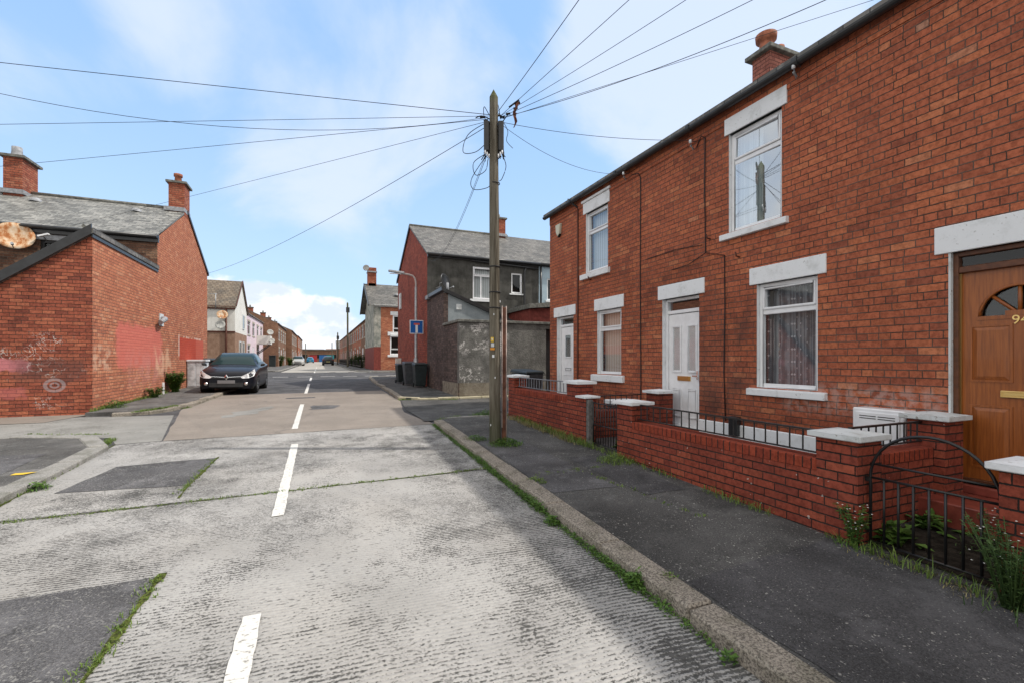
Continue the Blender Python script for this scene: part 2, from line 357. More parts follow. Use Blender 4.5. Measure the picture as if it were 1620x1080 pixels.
MT['grey_render'] = render_mat('pale blue grey render', (.27, .31, .33), (.34, .38, .40), 3., .15, None, .004)
MT['blue_render'] = render_mat('light blue render', (.40, .52, .60), (.46, .58, .66), 3., .1, None, .003)
MT['cream_render'] = render_mat('cream render', (.74, .73, .68), (.82, .81, .77), 2., .2, None, .004)
MT['pink_render'] = render_mat('pale pink render', (.72, .58, .64), (.80, .68, .73), 2., .05, None, .003)
MT['brown_render'] = render_mat('brown lower render', (.27, .165, .115), (.36, .235, .17), 3., .1, None, .004)
MT['mural'] = render_mat('faded painted gable', (.20, .22, .20), (.52, .50, .44), 1.4, .5, None, .003)

def white_mat(name, c=(.74, .76, .78), dirt=.25):
    m = M(name); p = m.pos(); f = m.noise(p, 5., 6., .65); g = m.noise(p, 26., 4.)
    cc = m.mix(m.math('MULTIPLY', m.sm(f, .48, .72), dirt), c, (.34, .35, .33)); cc = m.mix(m.math('MULTIPLY', m.sm(g, .63, .7), dirt*1.2), cc, (.22, .2, .18))
    return m.pbr(cc, .65, .3, 0., m.bump(g, .003, .5))
MT['white_paint'] = white_mat('white masonry paint', dirt=.36); MT['white_dirty'] = white_mat('dirty white masonry paint', (.60, .63, .64), .7)
MT['upvc'] = plain('white plastic', (.78, .79, .81), .3, .5, nz=.06)
MT['black_plastic'] = plain('black gutter plastic', (.022, .023, .025), .35, .5, nz=.3)
MT['black_iron'] = plain('black painted iron', (.012, .012, .013), .4, .5, nz=.3)
MT['grey_iron'] = plain('grey galvanised iron', (.20, .22, .25), .5, .5, .3, nz=.2)
MT['brown_pipe'] = plain('dark brown pipe', (.09, .03, .02), .6); MT['cable'] = plain('black cable', (.012, .012, .014), .6)
MT['lead'] = plain('lead flashing', (.30, .31, .33), .6, .4, nz=.3, sc=12.); MT['terracotta'] = plain('terracotta', (.33, .12, .07), .8, nz=.4, sc=10.)
MT['stone_cap'] = plain('grey weathered coping', (.17, .17, .155), .9, .2, nz=.4, sc=10., bump=.004); MT['brass'] = plain('polished brass', (.70, .50, .20), .28, .5, 1.)
MT['chrome'] = plain('chrome', (.75, .76, .78), .15, .5, 1.); MT['rubber'] = plain('tyre rubber', (.015, .015, .016), .8)
MT['steel'] = plain('galvanised steel', (.36, .38, .40), .45, .5, .5, nz=.25, sc=14.); MT['bin'] = plain('dark bin plastic', (.016, .024, .026), .45, .4, nz=.3)
MT['bin_grey'] = plain('grey bin plastic', (.05, .055, .062), .5, .4, nz=.3); MT['tiles_red'] = plain('red floor tile', (.22, .05, .035), .4, .4, nz=.3)
MT['dark'] = plain('dark interior', (.012, .011, .010), .9); MT['cabinet'] = plain('grey painted cabinet', (.58, .62, .65), .6, .3, nz=.35, sc=5.)
MT['yellow'] = plain('yellow plate', (.70, .47, .04), .5); MT['orange'] = plain('orange plate', (.62, .25, .03), .5)
MT['red_board'] = plain('dark red boards', (.20, .045, .035), .8, nz=.3); MT['soil'] = plain('dark soil', (.03, .026, .021), .95, .1, nz=.6, sc=14., bump=.02)

def glass_mat(name, tint=(.55, .62, .66), k=.34):
    m = M(name); fr = m.n('Fresnel'); fr.inputs[0].default_value = 1.9
    g = m.n('BsdfGlossy'); g.inputs['Roughness'].default_value = .02; g.inputs[0].default_value = (.92, .96, 1, 1)
    t = m.n('BsdfTransparent'); t.inputs[0].default_value = (*tint, 1); mx = m.n('MixShader')
    m.put(mx.inputs[0], m.math('ADD', m.math('MULTIPLY', fr.outputs[0], k), .02, clamp=True)); m.t.links.new(t.outputs[0], mx.inputs[1]); m.t.links.new(g.outputs[0], mx.inputs[2])
    o = m.n('OutputMaterial'); m.t.links.new(mx.outputs[0], o.inputs[0]); return m.m
MT['glass'] = glass_mat('window glass', (.88, .90, .90), .17); MT['glass_bright'] = glass_mat('reflective window glass', (.70, .74, .75), .46)
MT['car_glass'] = glass_mat('car glass', (.10, .13, .14), .9)
def blind_mat(name, a, b, per=.089):
    m = M(name); u, v, _ = m.sep(m.uv()); f = m.math('FRACT', m.math('DIVIDE', u, per)); c = m.mix(m.sm(f, .0, .95), a, b); c = m.mix(m.sm(f, .93, .97), c, tuple(x*.25 for x in a))
    return m.pbr(c, .8, .2)
MT['blind'] = blind_mat('vertical blind', (.42, .44, .45), (.62, .65, .66)); MT['blind_pink'] = blind_mat('peach vertical blind', (.52, .40, .34), (.66, .56, .50))
def net_mat():
    m = M('starred dark curtain'); u, v, _ = m.sep(m.uv()); fold = m.math('SINE', m.math('ADD', m.math('MULTIPLY', u, 55.), m.math('MULTIPLY', m.noise(m.pos(), 4.), 6.)))
    c = m.mix(m.sm(fold, -1., 1.), (.12, .12, .14), (.27, .28, .31))
    pu = m.math('SUBTRACT', m.math('FRACT', m.math('DIVIDE', u, .12)), .5); pv = m.math('SUBTRACT', m.math('FRACT', m.math('ADD', m.math('DIVIDE', v, .17), m.math('MULTIPLY', m.math('FLOOR', m.math('DIVIDE', u, .12)), .5))), .5)
    star = m.sm(m.math('ADD', m.math('ABSOLUTE', pu), m.math('MULTIPLY', m.math('ABSOLUTE', pv), 1.3)), .10, .16, 1., 0.)
    return m.pbr(m.mix(m.math('MULTIPLY', star, .6), c, (.7, .68, .72)), .9, .1)
MT['curtain_dark'] = net_mat()
def curt():
    m = M('pale curtain'); u, v, _ = m.sep(m.uv()); c = m.mix(m.sm(m.math('SINE', m.math('MULTIPLY', u, 85.)), -1., 1.), (.40, .46, .46), (.66, .72, .70)); return m.pbr(c, .9, .1)
MT['curtain_pale'] = curt()
def wood_door():
    m = M('orange brown varnished wood'); p = m.pos(); x, y, z = m.sep(p)
    g = m.noise(m.comb(m.math('MULTIPLY', y, 60.), m.math('MULTIPLY', x, 60.), m.math('MULTIPLY', z, 3.)), 1., 4., .6)
    return m.pbr(m.mix(m.sm(g, .3, .7), (.215, .060, .012), (.33, .098, .019)), .38, .4, 0., m.bump(g, .002, .4), coat=.15)
MT['wood_door'] = wood_door(); MT['wood_frame'] = plain('dark brown frame wood', (.11, .038, .016), .45, .4, nz=.3, sc=20.)
def pole_mat():
    m = M('weathered pole timber'); p = m.pos(); x, y, z = m.sep(p)
    g = m.noise(m.comb(m.math('MULTIPLY', x, 28.), m.math('MULTIPLY', y, 28.), m.math('MULTIPLY', z, 1.3)), 1., 6., .65)
    c = m.ramp(g, [(.30, (.025, .021, .016)), (.44, (.095, .082, .062)), (.58, (.16, .145, .115)), (.8, (.24, .22, .185))])
    c = m.mix(m.math('MULTIPLY', m.sm(z, .9, .1), .6), c, (.045, .055, .028))
    c = m.mix(m.math('MULTIPLY', m.sm(z, 5.45, 5.65), .6), c, (.08, .10, .03))
    return m.pbr(c, .9, .15, 0., m.bump(g, .02, 1.))
MT['pole'] = pole_mat(); MT['batten'] = plain('rusty brown conduit', (.13, .055, .035), .8, nz=.5, sc=6.)
def dish_mat():
    m = M('rusted dish'); p = m.pos(); f = m.noise(m.scale(p, (1, 1, .45)), 6., 6., .65); return m.pbr(m.ramp(f, [(.35, (.62, .55, .46)), (.5, (.55, .38, .24)), (.6, (.36, .14, .05)), (.75, (.25, .09, .035))]), .8, .2)
MT['dish_rust'] = dish_mat(); MT['dish'] = plain('grey dish', (.40, .40, .38), .6, nz=.2)

# ground materials
def gpos(m): p = m.pos(); return (p,)+tuple(m.sep(p))[:2]
def asphalt(name, base=.05, flk=.5, tint=(1, .98, 1.02), big=.35, fl_th=.70):
    m = M(name); p, x, y = gpos(m); lo = tuple(base*.72*t for t in tint); hi = tuple(base*1.3*t for t in tint)
    c = m.mix(m.sm(m.noise(p, 1.1, 6., .6), .35, .65), lo, hi); c = m.mix(m.sm(m.noise(p, 85., 4., .7), .40, .62, 0, .8), c, m.mix(1., c, (.35, .35, .35), 'MULTIPLY')); c = m.mix(m.sm(m.noise(m.add(p, (1, 9, 0)), 2.6, 6., .7), .5, .66, 0, .4), c, tuple(base*1.9*t for t in tint))
    ag = m.vor(p, 95.); c = m.mix(m.sm(ag, .1, .28, .30, 0.), c, tuple(base*2.8*t for t in tint))
    fw = m.math('MULTIPLY', m.math('MAXIMUM', m.sm(m.noise(p, 38., 1.), fl_th, fl_th+.04), m.sm(m.noise(m.add(p, (3, 3, 3)), 75., 1.), fl_th-.01, fl_th+.03)), m.sm(m.noise(p, 1.7, 2.), .35, .55, .25, 1.)); c = m.mix(m.math('MULTIPLY', fw, flk), c, (.42, .41, .38))
    big_ = m.sm(m.noise(m.add(p, (5, 3, 0)), .5, 5.), .5, .62); c = m.mix(m.math('MULTIPLY', big_, big), c, m.mix(1., c, (.62, .60, .58), 'MULTIPLY'))
    cr = m.vor(m.add(p, m.scale(m.noise(p, 3., 6., .65, col=True), (.5, .5, 0))), .4, 'DISTANCE_TO_EDGE'); c = m.mix(m.math('MULTIPLY', m.sm(cr, .001, .004, .4, 0.), m.sm(m.noise(p, .8, 2.), .5, .6)), c, (.015, .015, .014))
    return m.pbr(c, .87, .3, 0., m.bump(m.math('ADD', m.noise(p, 160., 3.), m.math('MULTIPLY', ag, .8)), .006, .7))
MT['asphalt_path'] = asphalt('footway asphalt', .084, .8, (1.02, 1, .97)); MT['asphalt_left'] = asphalt('sunlit footway asphalt', .125, .5, (1.03, 1, .96))
MT['asphalt_patch'] = asphalt('dark repair asphalt', .10, .35, fl_th=.63); MT['asphalt_road'] = asphalt('junction asphalt', .085, .3, big=.2)
def concrete(name, light, dk, groove=1., wear=.5, warm=None):
    m = M(name); p, x, y = gpos(m)
    wob = m.math('MULTIPLY', m.noise(p, 1.4, 3.), .10)
    yy = m.math('ADD', y, m.math('ADD', wob, m.math('MULTIPLY', x, .06)))
    gr = m.math('SINE', m.math('MULTIPLY', yy, 2*math.pi/.034))                           # brushed transverse grooves
    streak = m.noise(m.comb(m.math('MULTIPLY', x, 13.), m.math('MULTIPLY', yy, 38.), 0.), 1., 5., .62)
    pit = m.noise(m.comb(m.math('MULTIPLY', x, 40.), m.math('MULTIPLY', yy, 62.), 4.), 1., 4., .7)
    wearn = m.noise(m.add(p, (2.2, 8.1, 0)), .55, 7., .68)
    wr2 = m.noise(p, 3.2, 5., .7)
    th = m.math('ADD', m.math('MULTIPLY', m.math('SUBTRACT', wearn, .5), -.85*wear), m.math('MULTIPLY', m.math('SUBTRACT', wr2, .5), -.30)); th = m.math('SUBTRACT', th, m.math('MULTIPLY', m.sm(x, .8, 1.8), .03*groove))
    grain = m.noise(m.comb(m.math('MULTIPLY', x, 62.), m.math('MULTIPLY', yy, 74.), 7.), 1., 3., .75)
    val = m.math('ADD', m.math('ADD', m.math('ADD', m.math('MULTIPLY', streak, .22), m.math('MULTIPLY', pit, .36)), m.math('MULTIPLY', grain, .42)), m.math('ADD', th, m.math('MULTIPLY', gr, .03*groove)))
    gmask = m.sm(m.noise(m.add(p, (9, 2, 0)), .45, 3.), .42, .62)
    val = m.math('ADD', val, m.math('MULTIPLY', m.math('MULTIPLY', gr, .035*groove), gmask))
    lightm = m.sm(val, .435, .482)
    vp = m.vor(m.add(m.comb(m.math('MULTIPLY', x, 17.), m.math('MULTIPLY', yy, 30.), 0.), m.scale(m.noise(p, 18., 2., col=True), (1.2, 1.2, 0))), 1.)
    pits = m.math('MULTIPLY', m.sm(vp, .20, .30, 1., 0.), m.sm(m.noise(p, 2.1, 4.), .40, .60, .1, .9)); lightm = m.math('MULTIPLY', lightm, m.math('SUBTRACT', 1., m.math('MULTIPLY', pits, min(1., 1.3*wear))))
    lc = m.mix(m.sm(m.noise(p, .9, 5.), .35, .65), light, tuple(q*.80 for q in light)); lc = m.mix(m.math('MULTIPLY', m.sm(m.noise(p, 45., 3.), .4, .7), .35), lc, tuple(q*.6 for q in light))
    dc = m.mix(m.sm(m.noise(p, 30., 3.), .3, .7), dk, tuple(q*2.0 for q in dk)); c = m.mix(lightm, dc, lc)
    if warm: c = m.mix(m.sm(m.noise(p, .6, 3.), .4, .7, 0., .5), c, m.mix(1., c, warm, 'MULTIPLY'))
    cr = m.vor(m.add(p, m.scale(m.noise(p, 2.6, 7., .65, col=True), (.8, .8, 0))), .22, 'DISTANCE_TO_EDGE'); c = m.mix(m.math('MULTIPLY', m.sm(cr, .0008, .0035, .5, 0.), m.sm(m.noise(p, .7, 2.), .5, .6)), c, (.07, .07, .06))
    return m.pbr(c, .9, .25, 0., m.bump(m.math('ADD', val, m.math('MULTIPLY', gr, .15*groove)), .012, .9))
MT['concrete'] = concrete('brushed worn concrete', (.395, .386, .374), (.056, .055, .053), 1., .55, (1., .97, .93))
MT['concrete_beige'] = concrete('smooth beige concrete', (.27, .235, .205), (.13, .115, .10), .2, .12)
MT['concrete_alley'] = concrete('worn alley concrete', (.28, .275, .26), (.10, .098, .09), .2, .6)
MT['concrete_far'] = concrete('far pale concrete', (.44, .42, .38), (.2, .19, .18), .1, .1)
def kerb_mat(name, a, b):
    m = M(name); p = m.pos(); f = m.noise(p, 70., 4., .75); c = m.mix(m.sm(f, .40, .58), a, b); c = m.mix(m.sm(m.noise(p, 4., 5.), .45, .65, 0, .55), c, m.mix(1., c, (.45, .47, .40), 'MULTIPLY'))
    c = m.mix(m.sm(m.vor(p, 110.), .12, .3, .5, 0), c, (.42, .39, .34)); return m.pbr(c, .9, .2, 0., m.bump(m.math('ADD', f, m.noise(p, 9., 4.)), .012, .8))
MT['kerb'] = kerb_mat('granite kerb', (.12, .105, .09), (.36, .32, .27)); MT['kerb_pale'] = kerb_mat('pale worn kerb', (.20, .195, .185), (.33, .32, .30)); MT['kerb_yellow'] = kerb_mat('kerb with faded yellow paint', (.42, .36, .20), (.50, .47, .38))
def mark():
    m = M('worn white road paint'); p, x, y = gpos(m); f = m.noise(m.comb(m.math('MULTIPLY', x, 22.), m.math('MULTIPLY', y, 38.), 0.), 1., 4., .65)
    c = m.mix(m.sm(f, .56, .64), (.62, .61, .58), (.26, .25, .23)); return m.pbr(c, .8, .3, 0., m.bump(f, .006, .6))
MT['marking'] = mark()
def moss():
    m = M('moss'); p = m.pos(); return m.pbr(m.mix(m.sm(m.noise(p, 40., 3.), .35, .65), (.045, .05, .02), (.13, .16, .035)), .95, .1, 0., m.bump(m.noise(p, 90., 3.), .02, 1.))
MT['moss'] = moss()
def leafm(name, a, b):
    m = M(name); oi = m.n('NewGeometry').outputs['Random Per Island']; c = m.mix(oi, a, b); return m.pbr(c, .6, .3)
MT['leaf'] = leafm('green leaf', (.045, .10, .018), (.11, .20, .035)); MT['leaf_dark'] = leafm('dark leaf', (.03, .065, .02), (.075, .13, .035))
MT['grass'] = leafm('grass blade', (.07, .13, .02), (.17, .24, .05)); MT['dry'] = leafm('dry grass', (.16, .14, .06), (.30, .26, .13)); MT['flower'] = plain('white flower', (.7, .7, .66), .7)

# ---------------------------------------------------------------- ground profile
PR = [(-60, -2.0), (0, -.247), (9.6, .035), (14, .11), (18.7, .16), (30, .25), (40, .35), (3000, .35)]
def Rz(y):
    if y <= PR[0][0]: return PR[0][1]
    for (a, za), (b, zb) in zip(PR, PR[1:]):
        if y <= b: return za+(zb-za)*(y-a)/(b-a)
    return .35
def G(x, y): return Rz(y)
def sheet(name, poly, off, m, thick=0.):
    bm = bmesh.new(); f = bm.faces.new([bm.verts.new((x, y, 0)) for x, y in poly])
    ys = [a for a, _ in PR[:-1]]
    for yc in ys:
        if min(p[1] for p in poly) < yc < max(p[1] for p in poly):
            bmesh.ops.bisect_plane(bm, geom=bm.verts[:]+bm.edges[:]+bm.faces[:], plane_co=(0, yc, 0), plane_no=(0, 1, 0))
    if thick:
        r = bmesh.ops.extrude_edge_only(bm, edges=[e for e in bm.edges if len(e.link_faces) == 1])
        side = [v for v in r['geom'] if isinstance(v, bmesh.types.BMVert)]; ss = set(side)
    else: ss = set()
    for v in bm.verts: v.co.z = G(v.co.x, v.co.y)+off-(thick if v in ss else 0)
    bmesh.ops.triangulate(bm, faces=bm.faces[:]); bmesh.ops.recalc_face_normals(bm, faces=bm.faces)
    for f in bm.faces:
        if abs(f.normal.z) > .5 and f.normal.z < 0: f.normal_flip()
    me = bpy.data.meshes.new(name); bm.to_mesh(me); bm.free(); me.materials.append(m)
    o = bpy.data.objects.new(name, me); col.objects.link(o); o['kind'] = 'structure'; return o
def rough_poly(poly, amp=.03, step=.25, seed=1):
    rnd = random.Random(seed); out = []
    for (a, b), (c, d) in zip(poly, poly[1:]+poly[:1]):
        L = math.hypot(c-a, d-b); n = max(1, int(L/step))
        for i in range(n):
            t = i/n; out.append((a+(c-a)*t+rnd.uniform(-amp, amp), b+(d-b)*t+rnd.uniform(-amp, amp)))
    return out

sheet('ground', [(-900, -60), (900, -60), (900, 2500), (-900, 2500)], 0, MT['asphalt_road'])
KR = [(2.02, -8), (2.02, 2), (2.04, 3.3), (2.10, 5.6), (2.20, 9.35)]            # right kerb face
sheet('road', [(-2.95, -8), (-2.95, 5.6)]+[(2.06, 5.72), (2.04, 3.3), (2.02, 2), (2.02, -8)], .004, MT['concrete'])
sheet('road', [(-2.98, 5.62), (-2.98, 9.15), (-2.45, 9.25), (2.25, 9.42), (2.20, 9.35), (2.10, 5.74)], .004, MT['concrete'])
sheet('road', rough_poly([(-2.4, 9.27), (-3.2, 13.9), (-3.05, 18.1), (2.25, 18.4), (2.32, 14.4), (1.95, 11.5), (2.23, 9.44)], .015, .5, 5), .0055, MT['concrete_beige'])
sheet('alley', [(-40, 10.3), (-4.0, 10.25), (-3.3, 9.9), (-3.0, 9.2), (-2.42, 9.3), (-3.1, 12.8), (-3.9, 12.9), (-4.85, 13.1), (-40, 13.1)], .0035, MT['concrete_alley'])
sheet('path', [(-40, 12.4), (-5.2, 12.35), (-4.85, 13.56), (-40, 13.56)], .012, MT['concrete_beige'])
sheet('road', [(-2.7, 39.2), (3.0, 39.2), (2.6, 160), (-2.4, 160)], .004, MT['concrete_far'])
sheet('alley', rough_poly([(2.1, 9.75), (3.6, 9.9), (20, 10.6), (20, 14.0), (4.2, 14.05), (2.3, 14.2), (2.05, 11.6)], .02, .4, 3), .022, MT['asphalt_path'])
sheet('asphalt_patch', rough_poly([(-2.62, 6.45), (-2.45, 7.55), (-1.33, 7.66), (-1.38, 6.28)], .012, .2, 4), .008, MT['asphalt_patch'])
sheet('asphalt_patch', rough_poly([(-3.0, 2.2), (-2.9, 3.9), (-1.03, 3.9), (-1.08, 2.2), (-1.1, .5), (-3, .5)], .01, .2, 6), .008, MT['asphalt_patch'])
sheet('asphalt_patch', rough_poly([(-.95, 16.0), (-.95, 16.35), (-.1, 16.4), (-.1, 16.05)], .03, .1, 8), .009, MT['asphalt_patch'])
sheet('asphalt_patch', rough_poly([(-2.0, 11.9), (-1.9, 12.9), (-1.1, 14.0), (-1.15, 13.2), (-1.5, 12.3)], .1, .2, 9), .009, MT['concrete_alley'])
sheet('asphalt_patch', rough_poly([(-.25, 12.8), (-.15, 13.7), (.5, 13.6), (.4, 12.9)], .08, .2, 11), .009, MT['asphalt_patch'])
# pavements
sheet('pavement', [(2.22, -8), (5.9, -8), (5.9, 9.6), (2.42, 9.6), (2.40, 9.35), (2.32, 5.6), (2.24, 3.3), (2.22, 2)], .085, MT['asphalt_path'], .12)
sheet('pavement', [(-40, -8), (-3.12, -8), (-3.12, 8.7), (-3.2, 9.1), (-3.5, 9.6), (-4.0, 9.95), (-4.8, 10.1), (-40, 10.15)], .07, MT['asphalt_left'], .1)
sheet('pavement', rough_poly([(-4.85, 13.2), (-3.75, 13.2), (-3.3, 14.3), (-3.2, 17.0), (-3.15, 26.8), (-3.6, 28.4), (-12, 28.6), (-30, 28.6), (-30, 25.4), (-4.85, 25.4)], .0, .5, 12), .085, MT['asphalt_left'], .12)
sheet('pavement', [(2.5, 14.25), (4.15, 14.15), (4.15, 26.4), (30, 26.4), (30, 29.2), (3.3, 29.1), (2.9, 28.5), (2.6, 24)], .085, MT['asphalt_path'], .12)
sheet('pavement', [(-30, 41.2), (-3.4, 41.2), (-3.0, 42.2), (-2.9, 160), (-30, 160)], .085, MT['asphalt_left'], .12)
sheet('pavement', [(30, 37.8), (4.2, 38.0), (3.3, 39.3), (2.9, 42), (2.7, 160), (30, 160)], .085, MT['asphalt_left'], .12)
# pavement repairs
for i, q in enumerate([[(2.3, 4.3), (3.1, 4.25), (3.1, 7.4), (2.4, 7.5)], [(2.26, .4), (3.9, .5), (3.9, 2.45), (2.26, 2.35)], [(3.2, 3.9), (3.75, 3.9), (3.8, 5.6), (3.2, 5.6)], [(-4.6, 6.4), (-3.4, 6.3), (-3.5, 8.4), (-4.7, 8.6)]]):
    sheet('pavement_patch', rough_poly(q, .012, .2, 20+i), .089 if i < 3 else .074, asphalt('footway repair', [.098, .070, .064, .11][i], .6))

def kerb_line(pts, wdt, top, m, seed=1, L=.85, inward=1, deep=.2):
    rnd = random.Random(seed); b = B(); segs = []; 
    P = [Vector((x, y, 0)) for x, y in pts]; tot = sum((P[i+1]-P[i]).length for i in range(len(P)-1))
    def at(s):
        for i in range(len(P)-1):
            l = (P[i+1]-P[i]).length
            if s <= l or i == len(P)-2: return P[i]+(P[i+1]-P[i])*min(1, s/l)
            s -= l
    s = 0
    while s < tot-.05:
        e = min(tot, s+L*rnd.uniform(.8, 1.15)); a, c = at(s+.006), at(e-.006); d = (c-a).normalized(); nrm = Vector((d.y, -d.x, 0))*inward
        j = rnd.uniform(-.012, .012); za, zc = G(a.x, a.y)+top+j, G(c.x, c.y)+top+j+rnd.uniform(-.006, .006)
        q = [a+nrm*j, c+nrm*(j*.5), c+nrm*wdt, a+nrm*wdt]
        v = [Vector((p.x, p.y, z-deep)) for p, z in zip(q, (za, zc, zc, za))]+[Vector((p.x, p.y, z)) for p, z in zip(q, (za, zc, zc, za))]
        b.mesh(v, [(0, 3, 2, 1), (4, 5, 6, 7), (0, 1, 5, 4), (1, 2, 6, 5), (2, 3, 7, 6), (3, 0, 4, 7)]); s = e
    # no shared vertices between stones, so bevel is per stone
    o = b.build('kerb', m, bevel=.014); o['kind'] = 'structure'; return o
kerb_line(KR, .205, .10, MT['kerb'], 2)
kerb_line([(-2.92, -8), (-2.92, 8.6), (-3.0, 9.1), (-3.35, 9.7), (-3.9, 10.1), (-4.8, 10.25), (-40, 10.3)], .24, .075, MT['kerb_pale'], 3, 1.1, -1)
kerb_line([(-4.3, 12.95), (-3.75, 13.0), (-3.35, 13.6), (-3.12, 14.5), (-3.02, 17.2), (-2.97, 26.8), (-3.5, 28.5), (-12, 28.8)], .2, .09, MT['kerb'], 4, .8, -1)
kerb_line([(2.28, 14.6), (2.38, 18), (2.5, 24), (2.75, 28.6), (3.2, 29.3), (30, 29.4)], .18, .092, MT['kerb'], 5)
kerb_line([(2.30, 14.55), (2.55, 14.15), (3.4, 13.93), (5.0, 13.95), (7.2, 13.98)], .13, .088, MT['kerb_yellow'], 6, .7, -1)
kerb_line([(2.22, 9.38), (2.5, 9.72), (3.3, 9.85), (4.2, 9.9)], .12, .086, MT['kerb_pale'], 7, .5)
kerb_line([(-30, 41), (-3.4, 41), (-2.85, 42), (-2.7, 160)], .2, .095, MT['kerb_pale'], 8, 2, -1)
kerb_line([(30, 37.6), (4.2, 37.8), (3.1, 39.2), (2.8, 42), (2.5, 160)], .2, .095, MT['kerb_pale'], 9, 2, -1)
# markings
def dash(x, y0, y1, wd=.1, x1=None, seed=0): sheet('centre_line', rough_poly([(x-wd/2, y0), (x+wd/2, y0), ((x1 or x)+wd/2, y1), ((x1 or x)-wd/2, y1)], .006, .08, seed), .012, MT['marking'])
for k, (x, y0, y1) in enumerate([(-.37, 1.9, 3.14), (-.36, 4.86, 8.25), (-.43, 9.75, 14.1), (-.43, 17.9, 23.7), (-.42, 26.3, 30.0), (-.3, 37.6, 40.5), (-.28, 43, 48), (-.25, 54, 60)]): dash(x, y0, y1, .105, seed=40+k)
for k in range(-9, 5): 
    sheet('give_way_line', rough_poly([(k*1.35+.1, 31.2), (k*1.35+.95, 31.25), (k*1.35+.95, 31.5), (k*1.35+.1, 31.45)], .01, .2, k+60), .012, MT['marking'])
for k in range(0, 6): sheet('give_way_line', rough_poly([(k*1.4-.2, 38.0), (k*1.4+.75, 38.1), (k*1.4+.75, 38.4), (k*1.4-.2, 38.3)], .01, .2, k+80), .012, MT['marking'])
# mossy joints
def strip(pts, wd, off, m, seed=1, name='moss'):
    rnd = random.Random(seed); L = []; Rr = []; 
    for i in range(len(pts)-1):
        a, c = Vector((*pts[i], 0)), Vector((*pts[i+1], 0)); n = max(1, int((c-a).length/.08)); d = (c-a).normalized(); nn = Vector((-d.y, d.x, 0))
        for k in range(n):
            p = a+(c-a)*k/n; ww = wd*rnd.uniform(.25, 1.)*(.35+1.3*abs(mnoise.noise(p*1.7+Vector((seed, 0, 0)))))
            L.append((p.x+nn.x*ww, p.y+nn.y*ww)); Rr.append((p.x-nn.x*ww, p.y-nn.y*ww))
    return sheet(name, L+Rr[::-1], off, m)
strip([(-2.9, 5.56), (-1, 5.62), (2.05, 5.76)], .022, .010, MT['moss'], 1); strip([(-1.02, 3.95), (-1.06, 2.4), (-1.1, .6)], .035, .010, MT['moss'], 2)
strip([(-1.33, 7.7), (-1.38, 6.25), (-1.36, 5.7)], .03, .010, MT['moss'], 3); strip([(-3.0, 9.2), (-2.97, 8.4), (-2.93, 7.5), (-2.93, 5.7)], .045, .010, MT['moss'], 4)

# ================================================================ buildings
def wall_open(b, fr, u0, u1, z0, z1, ops, rev=.11, mi=0, mr=1):
    us = sorted({u0, u1, *[o[0] for o in ops], *[o[1] for o in ops]}); zs = sorted({z0, z1, *[o[2] for o in ops], *[o[3] for o in ops]})
    for a, c in zip(us, us[1:]):
        for d, e in zip(zs, zs[1:]):
            if any(o[0] < (a+c)/2 < o[1] and o[2] < (d+e)/2 < o[3] for o in ops): continue
            b.face([fr.p(a, 0, d), fr.p(c, 0, d), fr.p(c, 0, e), fr.p(a, 0, e)], mi)
    for (a, c, d, e) in [o[:4] for o in ops]:
        for (p, q) in (((a, d), (a, e)), ((c, d), (c, e)), ((a, e), (c, e)), ((a, d), (c, d))):
            b.face([fr.p(p[0], 0, p[1]), fr.p(q[0], 0, q[1]), fr.p(q[0], -rev, q[1]), fr.p(p[0], -rev, p[1])], mr)
def slab(b, fr, u0, u1, z0, z1, n0=-.02, n1=.02, mi=0): b.box(u0, u1, n0, n1, z0, z1, fr, mi)
def rect_frame(b, fr, u0, u1, z0, z1, t, n0, n1, mi=0):
    b.box(u0, u0+t, n0, n1, z0, z1, fr, mi); b.box(u1-t, u1, n0, n1, z0, z1, fr, mi)
    b.box(u0+t, u1-t, n0, n1, z0, z0+t, fr, mi); b.box(u0+t, u1-t, n0, n1, z1-t, z1, fr, mi)
